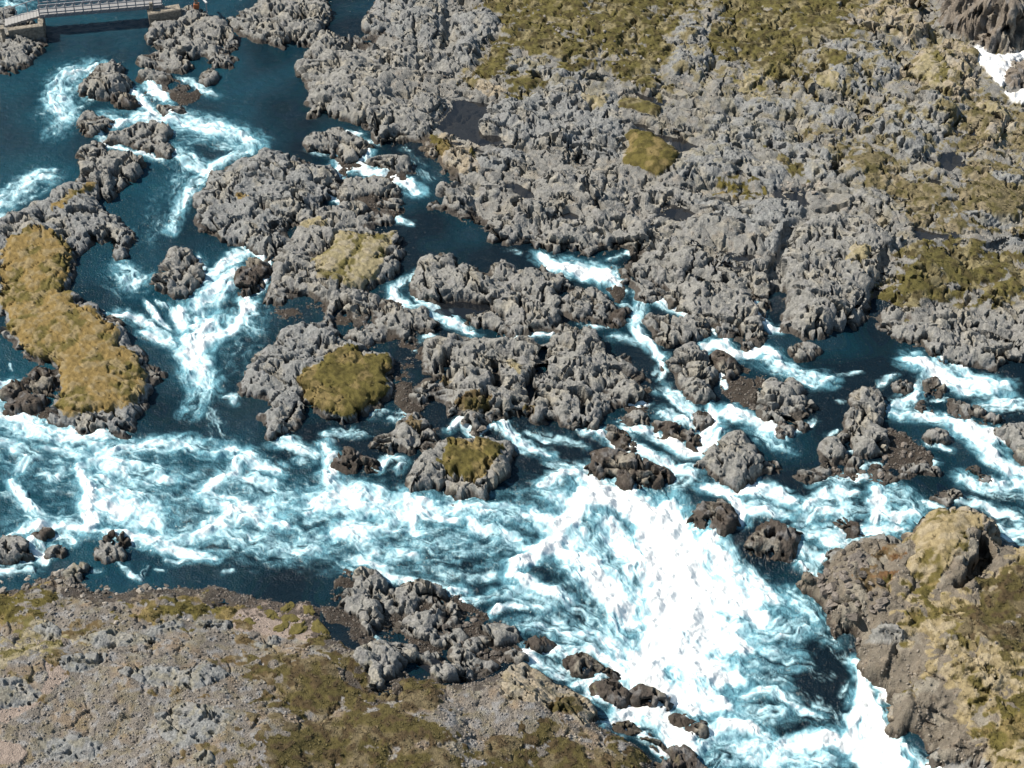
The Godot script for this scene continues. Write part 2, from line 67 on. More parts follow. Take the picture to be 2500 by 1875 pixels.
	["rock_outcrop","rock","long arching lava tongue ending at a black notch","lava outcrops between the channels and the moss",0.78,0.6,1,1,[[16.07,-30.2,18.08,-32.01,20.13,-32.46,22.25,-30.89,24.21,-28.24,25.44,-27.01,26.66,-25.81,27.03,-24.44,26.6,-23.03,25.45,-22.23,24.43,-22.79,24.1,-24.81,23,-26.03,21.59,-27.22,19.95,-27.62,17.7,-27.74]],[]],
	["rock_outcrop","rock","gently sloping lava sheet under a long black crack","lava outcrops between the channels and the moss",0.67,0.6,0.8,1,[[18.36,-35.19,20.08,-34.88,22.61,-34.21,25.4,-33.41,27.62,-32.93,29.4,-32.34,29.75,-30.62,28.51,-29.78,26.48,-30.45,24.59,-31.2,22.44,-32.36,20.21,-32.98,18.55,-33.93]],[]],
	["rock_outcrop","rock","steep grey knoll above the brown heath","lava outcrops between the channels and the moss",1.22,0.9,1,1,[[30.63,-30.48,32.17,-31.53,33.8,-31.23,35.27,-29.74,35.79,-28.45,34.95,-25.66,33.85,-23.97,32.65,-25.19,31.55,-27.13,30.52,-28.7]],[]],
	["rock_outcrop","rock","upright grey rib rising out of the moss meadow","lava outcrops between the channels and the moss",0.72,0.8,0.8,1,[[14,-39.67,14.72,-44.06,15.52,-46.9,17.3,-48.07,18.11,-46.61,17.66,-42.95,18.31,-41.65,17.85,-39.51,16.86,-38.03,14.66,-38.33]],[]],
	["rock_outcrop","rock","wide mossy dome with grey shoulders and a shaded cleft","lava outcrops between the channels and the moss",1.05,0.8,1,1,[[26.31,-39.01,27.34,-40.31,28.59,-42.05,30.91,-42.57,33.12,-42.31,33.98,-41.03,34.43,-39.07,33.62,-36.66,31.89,-34.68,29.81,-34.07,27.87,-34.67,26.53,-35.63,27.31,-37.55]],[["green",[26.9,-39.3,28.5,-40.29,29.75,-39.68,29.01,-37.55,27.26,-37.47]],["straw",[26.55,-36.39,27.8,-37.16,28.49,-35.7,27.73,-34.19,26.66,-34.78]]]],
	["rock_outcrop","rock","high lichen covered knoll overlooking the snow patch","lava outcrops between the channels and the moss",1.05,1,1,3,[[34.3,-37.34,35.56,-39.66,37.57,-41.76,39.26,-43.56,40.83,-43.9,41.53,-42,41.07,-38.79,40.83,-36.13,40.07,-33.74,38.5,-32.26,36.9,-33.73,35.71,-35.24,34.25,-36.07]],[["straw",[34.68,-36.41,36.02,-39.05,37.65,-39.8,38.17,-37.9,37.94,-35.19,37.1,-33.78,35.86,-34.92]]]],
	["rock_outcrop","rock","grey buttress below the lichen covered knoll","lava outcrops between the channels and the moss",1.16,1,0.8,0,[[35.65,-33.83,36.56,-32.44,38.19,-31.11,37.2,-29.12,36.13,-27.42,35.13,-28.24,34.41,-31.2]],[]],
	["rock_outcrop","rock","blocky outcrop edge facing the shaded rift","lava outcrops between the channels and the moss",1.1,1,0.6,3,[[31.13,-45.67,32.7,-48.03,34.34,-50.6,36.24,-52.62,38.15,-52.7,38.05,-48.44,38.29,-46.2,37.2,-43.38,35.85,-42.65,34.82,-43.86,32.8,-44.59]],[]],
	["cliff","cliff","brown fluted cliff wall behind the snow patch","",7,1.6,3.2,4,[[40.02,-51.25,39.71,-47.71,39.89,-45.26,41.08,-44.24,42.08,-43.06,42.86,-41.64,44.53,-41,46.31,-41.65,53.62,-42.54,63.43,-81.96,45.48,-81.41]],[]],
	["boulder","boulder","rounded grey rock set into the snow patch","boulders in and beside the rapids",1.16,0.7,0.8,4,[[43.76,-37.55,44.43,-38.86,45.42,-39.41,48.26,-39.55,47.52,-35.72,44.68,-35.4,43.74,-35.12,43.32,-35.98]],[]],
	["rock_outcrop","rock","mossy fin of rock with a shaded face in the heath","lava outcrops between the channels and the moss",0.94,1,0.6,3,[[40,-31.71,41.89,-31.84,42.54,-29.86,42.21,-27.97,41.38,-26.41,39.76,-25.98,39.14,-26.4,40.57,-28.29,41.01,-30.12]],[["straw",[40.06,-31.28,41.71,-31.64,42.06,-29.79,41.23,-29.95,40.45,-30.35]]]],
	["rock_outcrop","rock","pale slab showing through the brown heath","lava outcrops between the channels and the moss",0.5,0.8,0.8,1,[[38.77,-21.95,40.2,-23.02,42.05,-23.32,46.2,-23.9,45.63,-21.15,41.49,-20.46,39.8,-20.95]],[]],
	["rock_outcrop","rock","isolated grey hump at the edge of the brown heath","lava outcrops between the channels and the moss",0.72,0.9,0.6,0,[[27.73,-20.6,29.23,-20.9,30.54,-20.54,31.06,-19.33,30.04,-17.83,28.83,-18.65,27.6,-19.39]],[]],
	["rock_outcrop","rock","pale slab beside a narrow black rift above the green meadow","lava outcrops between the channels and the moss",0.5,0.9,0.6,1,[[37.28,-13.66,37.93,-14.48,40.39,-15,44.34,-15.61,44.03,-13.89,40.22,-13.94,37.76,-13.37]],[]],
	["rock_outcrop","rock","low pale slab rising from the edge of the green meadow","lava outcrops between the channels and the moss",0.5,0.8,0.7,1,[[35.65,-17.48,37.49,-17.48,39.26,-16.89,41.2,-16.4,39.12,-15.78,37.64,-15.62,36.61,-16.81]],[]],
	["rock_outcrop","rock","layered grey ledge under the green meadow","lava outcrops between the channels and the moss",0.61,0.9,0.6,0,[[31.36,-5.61,31.64,-6.59,32.62,-7.16,33.86,-6.3,35.49,-5.56,38.57,-6.34,42.32,-6.68,41.57,-2.8,38.16,-3.62,35.73,-4.7,33.93,-4.54,31.93,-4.44]],[]],
	["rock_outcrop","rock","flat pale riverbank slab above the white side chute","lava outcrops between the channels and the moss",0.61,0.8,0.7,0,[[27.95,-5.92,28.58,-5.04,28.99,-3.62,30.68,-2.73,31.5,-1.59,32.64,-1,34.48,-0.98,37.6,-0.99,41.07,-0.64,41.37,-2.09,37.95,-2.75,36.73,-3.47,34.33,-4.12,32.08,-4,31.27,-5.17,29.38,-5.59]],[]],
	["boulder","boulder","round grey boulder at the corner of the teal inlet","boulders in and beside the rapids",0.67,0.7,0.5,0,[[27.83,-6.64,28.11,-7.17,28.84,-7.15,29.39,-6.35,29.12,-5.95,28.25,-5.86]],[]],
	["rock_islet","rock","upright pale rock wall beside a slim waterfall","rock islets standing in the river",0.99,0.9,0.5,0,[[11.63,-1.04,12.57,-2.2,13.71,-2.7,14.39,-1.91,14.65,-0.35,14.26,1.59,14.07,2.65,13.46,2.76,12.69,1.78,12.29,0.38,12.22,-0.61]],[]],
	["boulder","boulder","dark wet boulder crossed by a slim waterfall","boulders in and beside the rapids",0.72,0.8,0.5,2,[[14.92,-2.12,15.43,-2.4,16.24,-1.65,16.53,-0.67,15.87,0.05,15.19,-0.7]],[]],
	["boulder","boulder","oval grey boulder below the great fluted bluff","boulders in and beside the rapids",0.55,0.6,0.4,0,[[20.81,-2.79,21.36,-3.34,22.24,-3.5,22.76,-2.96,22.12,-2.15,21.13,-2.14]],[]],
	["rock_islet","rock","porous rock tower with smaller stones at its foot in the dark pool","rock islets standing in the river",0.89,1,0.5,0,[[18.06,1.98,18.86,1.11,19.55,1.44,19.94,2.33,19.76,3.03,20.82,3.08,21.37,3.53,20.7,4.36,19.93,4.91,19.22,4.9,18.3,4.6,18.05,3.41]],[]],
	["boulder","boulder","small stone leaning by the porous rock tower","boulders in and beside the rapids",0.55,0.7,0.3,0,[[19.83,1.46,20.36,0.83,20.9,1.62,20.51,1.99]],[]],
	["boulder","boulder","square stone in the shallows below the porous rock tower","boulders in and beside the rapids",0.5,0.6,0.3,0,[[19.99,5.32,20.52,4.61,20.96,5.1,20.56,5.57]],[]],
	["boulder","boulder","dark block at the end of the white tongue below the rock tower","boulders in and beside the rapids",0.5,0.7,0.3,0,[[18.76,6.25,18.99,5.63,19.68,5.75,19.7,6.35,19.15,6.6]],[]],
	["rock_islet","rock","big brown pyramid rock between the white steps","rock islets standing in the river",1.27,0.8,0.8,0,[[13.06,9.1,13.94,8.01,14.94,6.99,16.13,6.54,16.66,7.24,17.08,7.76,17.1,9.09,16.8,10.08,16.07,10.57,15.36,10.82,14.49,10.19,13.83,9.71]],[]],
	["rock_islet","rock","tall jagged rock ridge in the middle of the side rapids","rock islets standing in the river",1.05,1,0.5,0,[[23.11,6.48,23.96,4.47,24.63,2.94,25.45,2.18,26.21,1.88,26.66,2.93,26.5,4.15,25.85,5.4,25.37,5.4,25.9,6.66,25.61,7.9,24.81,8.63,24.18,8.18,23.87,6.96,23.31,6.79]],[]],
	["boulder","boulder","round boulder at the foot of the tall jagged ridge","boulders in and beside the rapids",0.67,0.7,0.4,0,[[21.66,7.76,22.2,7.01,22.76,7.17,23.1,8.37,22.47,8.95,21.77,9.02]],[]],
	["boulder","boulder","low wedge of rock trailing from the round boulder","boulders in and beside the rapids",0.4,0.9,0.35,0,[[19.78,10.24,20.98,9.66,21.92,9.46,21.5,10.18,20.22,10.51]],[]],
	["boulder","boulder","upright stone beside the white side chute","boulders in and beside the rapids",0.67,0.9,0.35,0,[[29.99,0.77,30.82,0.48,31.03,1.59,30.7,2.26,30,2.12]],[]],
	["boulder","boulder","knobbly stone amid foam above the jagged ridge","boulders in and beside the rapids",0.5,0.9,0.35,0,[[27.97,1.15,28.38,0.69,29.07,1.05,28.78,1.52,28.06,1.5]],[]],
	["boulder","boulder","flat rubbly rock bar below the white side chute","boulders in and beside the rapids",0.4,0.9,0.35,0,[[31.33,3.24,32.3,3.11,32.94,3.56,33.55,4.18,34.62,4.82,33.84,5.22,32.27,4.74,31.45,3.98]],[]],
	["boulder","boulder","grey rock by the outer bend of the side rapids","boulders in and beside the rapids",0.67,0.9,0.35,0,[[34.32,5.92,35.33,5.52,38.35,5.7,37.67,9.15,35.46,8.58,34.86,7.44,34.68,6.54]],[]],
	["boulder","boulder","angular rock in the dark eddy behind the jagged ridge","boulders in and beside the rapids",0.55,0.9,0.35,0,[[29.06,6.76,29.97,6.03,30.67,6.04,30.35,6.68,29.45,7.29]],[]],
	["boulder","boulder","low cluster rock below the dark eddy","boulders in and beside the rapids",0.5,0.9,0.35,0,[[26.87,10.24,27.14,9.74,28.29,9.65,29.29,9.99,28.47,10.18,27.43,10.36]],[]],
	["boulder","boulder","brown rock between two small chutes below the jagged ridge","boulders in and beside the rapids",0.5,0.9,0.35,0,[[24.79,10.2,25.28,9.89,26.06,10.04,26.22,10.72,25.51,11.02,24.85,10.76]],[]],
	["boulder","boulder","grey rock just above the big mossy knob","boulders in and beside the rapids",0.55,0.9,0.35,0,[[28.52,12.46,29.03,11.93,30.04,11.96,30.21,12.41,29.47,12.96]],[]],
	["boulder","boulder","small rock next to the round boulder of the side rapids","boulders in and beside the rapids",0.4,0.9,0.35,0,[[22.86,9.52,23.24,8.94,23.8,9.08,23.65,9.58]],[]],
	["boulder","boulder","pale pebbly stones in the shallows by the brown pyramid rock","boulders in and beside the rapids",0.35,0.9,0.35,0,[[17.35,9.3,17.59,8.96,18.29,8.96,18.38,9.4,17.92,9.45]],[]],
	["boulder","boulder","wet rock in the foam beside the white step","boulders in and beside the rapids",0.5,0.9,0.35,0,[[12.67,5.49,13.35,4.04,13.96,3.65,14.01,4.75,13.64,5.12]],[]],
	["boulder","boulder","brown rock hump beside the outer chute","boulders in and beside the rapids",0.4,0.9,0.35,0,[[29.05,3.41,29.59,2.9,30.15,3.17,30.05,3.96,29.34,3.95]],[]],
	["boulder","boulder","dark rock washed over near the outer chute","boulders in and beside the rapids",0.4,0.9,0.35,0,[[31.71,9.97,32.51,9.3,33.05,9.54,32.69,11,32.28,10.74]],[]],
	["rock_islet","rock","wet black rock with water sheeting over it in the main cascade","rock islets standing in the river",0.94,0.8,0.7,2,[[12.17,13.97,12.87,12.94,13.43,12.8,14.22,12.73,14.74,13.37,14.78,14.45,14.31,14.94,13.44,14.83,12.59,14.56]],[]],
	["rock_islet","rock","broad wet brown rock between the cascade and the side rapids","rock islets standing in the river",0.67,0.9,0.7,2,[[15.77,16.01,16.71,15.08,17.63,14.75,18.26,15.12,19.35,15.46,18.76,16.1,18.62,16.93,17.52,16.75,16.19,16.54]],[]],
	["boulder","boulder","brown wet rock poking through foam above the mossy knob","boulders in and beside the rapids",0.4,0.8,0.5,2,[[21.47,14.57,22.16,14.24,23.1,14.87,22.94,15.34,22.09,14.96]],[]],
	["mossy_knob","rock","massive rock knob under thick tan and olive moss","",2.4,0.9,1.4,3,[[26.02,16.21,27.75,14.75,29.29,14.71,30.5,15.26,31.46,15.94,32.06,17.56,31.73,18.48,30.73,18.54,30.05,18.72,29.89,19.97,29.02,21.15,27.99,22.48,26.75,22.89,25.6,22.34,24,21.75,24.29,19.99,25.26,18.61,25.85,17.55]],[["tan",[25.8,16.9,27.5,15.5,29.02,15.51,30.19,16.11,30.58,17.25,29.83,19.17,29.52,20.68,28.68,21.78,27.73,22.83,26.55,23.39,25.38,23.01,23.91,22.4,24.18,20.69,25.06,19.25,25.65,18.2]]]],
	["rock_outcrop","rock","dark fractured block above the rubble slope by the mossy knob","lava outcrops between the channels and the moss",0.67,0.9,0.4,0,[[20.81,17.68,20.95,17,21.49,16.93,22.1,17.31,22.47,18.08,21.71,18.4,21.1,18.13]],[]],
	["rock_outcrop","rock","cracked grey slab row above the rusty moss of the rubble slope","lava outcrops between the channels and the moss",0.61,0.9,0.4,0,[[22.26,17,23.15,16.6,24.45,16.77,25.75,16.73,25.93,17.1,25.19,17.91,23.68,17.98,22.83,17.87]],[]],
	["rock_outcrop","rock","grey fluted rock step below the rubble slope","lava outcrops between the channels and the moss",2.6,1,0.5,0,[[22.68,24.46,23.69,24.78,24.27,25.23,24.52,25.86,23.99,25.89,22.84,25.16,22.53,24.75]],[]],
	["rock_outcrop","rock","pinkish weathered rock apron over the lower cascade","lava outcrops between the channels and the moss",0.78,0.9,0.7,3,[[22.4,25.58,23.55,25.91,24.63,26.47,24.89,27.51,24.57,28.2,23.76,27.87,23.22,27.28,22.42,26.25],[23.14,29.1,24.33,28.82,25.73,29.45,26.07,30.35,25.45,30.89,24.49,30.64,23.4,30.12]],[]],
	["rock_outcrop","rock","grey rock toe with a dark hollow at the bottom of the mossy bank","lava outcrops between the channels and the moss",0.83,0.9,0.5,0,[[25.31,32.33,26.13,32.08,27.03,33.13,27.47,34.46,27.63,35.13,26.76,35.63,25.72,34.59,25.26,33.36]],[]],
	["rock_outcrop","rock","craggy grey fin standing in the shallows off the gravel bank","lava outcrops between the channels and the moss",0.89,0.9,0.4,0,[[-10.79,22.09,-10.33,21.05,-9.79,19.38,-8.72,19.29,-8.25,20.28,-8.5,21.59,-8.56,22.4,-8.49,23.66,-8.83,24.77,-9.46,23.14,-10.1,22.99]],[]],
	["rock_outcrop","rock","curved grey rock with an overhanging edge off the gravel bank","lava outcrops between the channels and the moss",0.78,0.9,0.4,0,[[-8.18,21.75,-7.8,20.68,-6.73,20.43,-5.55,20.43,-4.47,20.78,-4.45,21.36,-5.2,21.48,-5.74,21.25,-6.37,21.71,-6.34,22.41,-7.08,22.65,-7.83,22.32]],[]],
	["rock_outcrop","rock","sprawling grey rock in the shallows between fin and cascade","lava outcrops between the channels and the moss",0.78,1,0.4,0,[[-7.42,24.07,-6.61,23.36,-5.67,22.98,-4.96,21.86,-4.33,21.74,-3.57,22.44,-3.76,23.39,-4.06,24,-4.69,24.18,-4.77,25.04,-5.72,24.75,-6.46,24.41]],[]],
	["rock_outcrop","rock","crooked grey rock arm at the corner of the mossy slope","lava outcrops between the channels and the moss",0.78,1,0.4,0,[[-8.24,26.79,-7.9,25.81,-7,25.5,-6.07,25.76,-5.63,26.4,-6.2,27.18,-6.84,26.6,-6.95,28.3,-7.52,28.95,-7.87,29.87,-8.36,30,-8.74,28.6,-9.18,27.91]],[]],
	["boulder","boulder","pale blocky boulder in the maze of rocks off the mossy slope","boulders in and beside the rapids",0.61,0.7,0.4,0,[[-4.46,24.86,-4.05,24.28,-3.43,23.89,-3,24.47,-3.41,25.26,-4.24,25.05]],[]],
	["boulder","boulder","large grey boulder on the brink beside the cascade foam","boulders in and beside the rapids",0.72,0.8,0.4,0,[[-1.64,24.09,-1.22,23.57,-0.49,23.56,0.25,23.55,0.36,24.38,-0.27,24.49,-0.8,24.9,-1.43,24.6]],[]],
	["rock_outcrop","rock","pale honeycombed outcrop at the top edge of the mossy slope","lava outcrops between the channels and the moss",0.72,1.1,0.5,0,[[-4.65,27.93,-4.19,26.66,-3.59,25.93,-2.66,25.95,-1.72,26.48,-1.09,26.93,-1.81,27.49,-2.62,28.11,-3.72,28.52,-4.52,28.7]],[]],
	["boulder","boulder","small pale boulder at the shore beside the large grey boulder","boulders in and beside the rapids",0.5,0.7,0.3,0,[[-0.17,25.78,0.25,25.49,0.67,25.95,0.35,26.25]],[]],
	["boulder","boulder","rock bridging a dark gap in the maze of rocks","boulders in and beside the rapids",0.55,0.9,0.3,0,[[-5.82,26.76,-5.23,26.27,-4.61,26.24,-4.8,26.93,-5.2,27.16]],[]],
	["boulder","boulder","block beside the dark gap near the large grey boulder","boulders in and beside the rapids",0.5,0.8,0.3,0,[[-2.78,25.13,-2.36,24.88,-2.2,25.29,-2.57,25.53]],[]],
	["rock_outcrop","rock","broad weathered rock shoulder above the lower cascade","lava outcrops between the channels and the moss",0.61,0.8,1,3,[[-0.78,27.58,0.56,26.96,1.58,27.43,2.49,28.35,3.63,28.22,4.44,28.77,5.13,29.76,4.93,31.54,4.28,32.62,3.31,31.96,1.92,31.79,0.44,31.23,-0.66,30.35]],[["brown",[2.22,31.42,2.96,29.91,3.99,29.67,4.35,30.87,3.3,32.15,2.51,31.98]]]],
	["boulder","boulder","wet dark rock by the shore among cascade streaks","boulders in and beside the rapids",0.4,0.9,0.4,2,[[0.99,24.69,1.94,24.11,2.57,24.47,1.62,24.95]],[]],
	["boulder","boulder","drowned brown slab in the lower cascade","boulders in and beside the rapids",0.5,0.9,0.4,2,[[3.48,25.88,4.32,25.65,5.57,26.12,6.29,26.5,5.34,26.72,4.09,26.62]],[]],
	["boulder","boulder","wet dark rock knot at the foot of the big white cascade","boulders in and beside the rapids",0.67,0.9,0.4,2,[[5.09,27.8,5.93,27.28,6.76,27.53,7.04,28.26,6.4,28.9,5.59,28.43]],[]],
	["boulder","boulder","slanting black rock bar under the big white cascade","boulders in and beside the rapids",0.55,0.9,0.4,2,[[7.46,27.96,7.89,27.64,8.8,28.03,9.61,28.56,9.29,28.77,8.37,28.46,7.65,28.37]],[]],
	["boulder","boulder","long wet rock rib along the shore of the lower cascade","boulders in and beside the rapids",0.5,0.9,0.4,2,[[6.41,30.56,7.03,30.37,8.02,30.95,8.98,32.01,8.47,32.06,7.3,31.16]],[]],
	["boulder","boulder","dark rock mass where the lower cascade leaves the bank","boulders in and beside the rapids",0.55,0.9,0.4,2,[[8.7,34.03,9.5,32.73,10.32,32.44,10.99,32.88,11.77,34.42,9.69,35.56]],[]],
	["boulder","boulder","black rock awash beside the dark eddy of the lower pool","boulders in and beside the rapids",0.4,0.9,0.4,2,[[10.13,29.83,10.66,29.48,11.64,30.02,11.47,30.95,10.73,31.43]],[]],
	["rock_islet","rock","low dark rocks with pale tops off the bouldery shore","rock islets standing in the river",0.72,1.1,0.4,0,[[-34.62,17.18,-33.92,16.18,-33.02,16.28,-31.72,16.89,-31.69,17.74,-32.46,18.36,-33.59,18.13,-34.47,18.03]],[]],
	["boulder","boulder","lumpy grey boulder in black shallows off the gravel bank","boulders in and beside the rapids",0.67,1,0.4,0,[[-27.32,17.33,-26.98,16.7,-26.23,16.56,-25.67,17.42,-25.69,18.06,-26.49,18.5,-27.11,17.98]],[]],
	["boulder","boulder","wet rock behind the lumpy grey boulder","boulders in and beside the rapids",0.55,0.9,0.4,2,[[-26.97,16.23,-26.22,16.05,-25.4,16.52,-25.57,16.97,-26.16,16.55]],[]],
	["boulder","boulder","square grey boulder on the water edge of the bouldery shore","boulders in and beside the rapids",0.72,0.5,0.25,1,[[-28.88,19.77,-28.47,19.13,-27.75,19.15,-27.8,20.01,-28.33,20.16]],[]],
	["boulder","boulder","dark round rock in foam off the bouldery shore","boulders in and beside the rapids",0.5,0.7,0.35,2,[[-31.76,15.8,-31.45,15.44,-30.83,15.63,-31.19,15.99]],[]],
	["boulder","boulder","brown stone at the edge of foam off the bouldery shore","boulders in and beside the rapids",0.4,0.7,0.3,0,[[-30.49,17.45,-29.83,17.29,-29.71,17.58]],[]],
	["boulder","boulder","pointed blue grey boulder on the gravel with a dark shadow side","boulders in and beside the rapids",0.67,0.6,0.5,1,[[-22.53,25.18,-21.74,24.64,-20.72,24.41,-20.54,24.78,-20.98,25.08,-21.9,25.27]],[]],
	["rock_outcrop","rock","rough grey rock lump at the rim of the pink sand","lava outcrops between the channels and the moss",0.55,1,0.5,1,[[-19.72,24.4,-18.92,24.19,-18.22,24,-17.69,24.23,-17.77,24.61,-19.09,24.7]],[]],
	["boulder","boulder","sharp grey boulder casting shade on the mossy slope","boulders in and beside the rapids",0.67,0.8,0.4,1,[[-15.81,26.09,-15.31,25.73,-14.69,25.83,-14.66,26.21,-15.38,26.36]],[]],
	["rock_outcrop","rock","long grey bedrock slab crossing the weathered bank","lava outcrops between the channels and the moss",0.57,0.5,0.7,1,[[-26.43,26.26,-25.11,25.52,-22.41,25.62,-21.75,25.98,-23.11,26.55,-25.31,26.84]],[]],
	["rock_outcrop","rock","blue grey bedrock slab with earthy seams on the weathered bank","lava outcrops between the channels and the moss",0.58,0.5,0.7,1,[[-27.1,28.48,-26.31,27.48,-24.63,27.85,-24.58,29.14,-25.71,29.6,-26.85,29.32]],[]],
	["rock_outcrop","rock","wide tilted bedrock slab beside the earthy rut","lava outcrops between the channels and the moss",0.59,0.5,0.7,1,[[-32.37,30.78,-29.93,29.95,-28.48,30.3,-27.6,31.32,-28.35,32.1,-31.94,32.82]],[]],
	["rock_outcrop","rock","cracked bedrock slab low on the weathered bank","lava outcrops between the channels and the moss",0.57,0.5,0.7,1,[[-24.28,29.51,-21.72,29.12,-17.81,28.89,-16.95,29.52,-18.56,30.75,-21.53,30.65]],[]],
	["rock_outcrop","rock","bedrock slab with dark holes at the foot of the weathered bank","lava outcrops between the channels and the moss",0.58,0.5,0.7,1,[[-27.62,34.55,-24.83,33.91,-23.52,34.97,-23.91,36.2,-26.43,35.96]],[]],
	["rock_outcrop","rock","hummocky bedrock slab reaching the mossy slope","lava outcrops between the channels and the moss",0.57,0.5,0.7,1,[[-21.18,32.65,-18.33,31.97,-16.21,33.07,-16.18,34.9,-18.77,35.7,-20.56,34.25]],[]],
	["boulder","boulder","two toned boulder on the straw coloured moss of the bank","boulders in and beside the rapids",0.68,0.5,0.7,1,[[-29.61,24.96,-28.92,24.66,-28.31,25.24,-28.11,25.75,-28.8,25.97]],[]],
	["rock_outcrop","rock","small dark boulder among the bank slabs","lava outcrops between the channels and the moss",0.65,0.5,0.7,1,[[-18.01,36.45,-17.39,36.28,-17.2,36.6,-17.77,36.71]],[]],
	["moss_hummock","moss hummock","oval olive moss hummock beside a winding black pool","moss hummocks by the black pool",0.78,0.2,1,3,[[9.56,-29.4,10.3,-30.18,11.94,-29.16,13.37,-27.38,13.98,-26,13.31,-24.12,11.77,-23.46,10.32,-24.6,9.41,-25.84,9.89,-27.54]],[["olive",[9.41,-29.37,10.32,-30.51,11.95,-29.4,13.5,-27.39,14.07,-25.58,13.37,-23.43,11.7,-22.61,10.26,-23.78,9.22,-25.13,9.74,-27.31]]]],
	["moss_hummock","moss hummock","small green moss hummock under the rusty spring","moss hummocks by the black pool",0.55,0.2,0.7,3,[[9.08,-34.57,9.98,-35.14,11.85,-34.68,13.11,-33.78,12.57,-32,10.76,-33.06,9.19,-33.58]],[["green",[8.93,-34.49,9.99,-35.42,11.86,-34.88,13.23,-33.53,12.63,-31.05,10.71,-32.37,9.01,-33.03]]]],
]
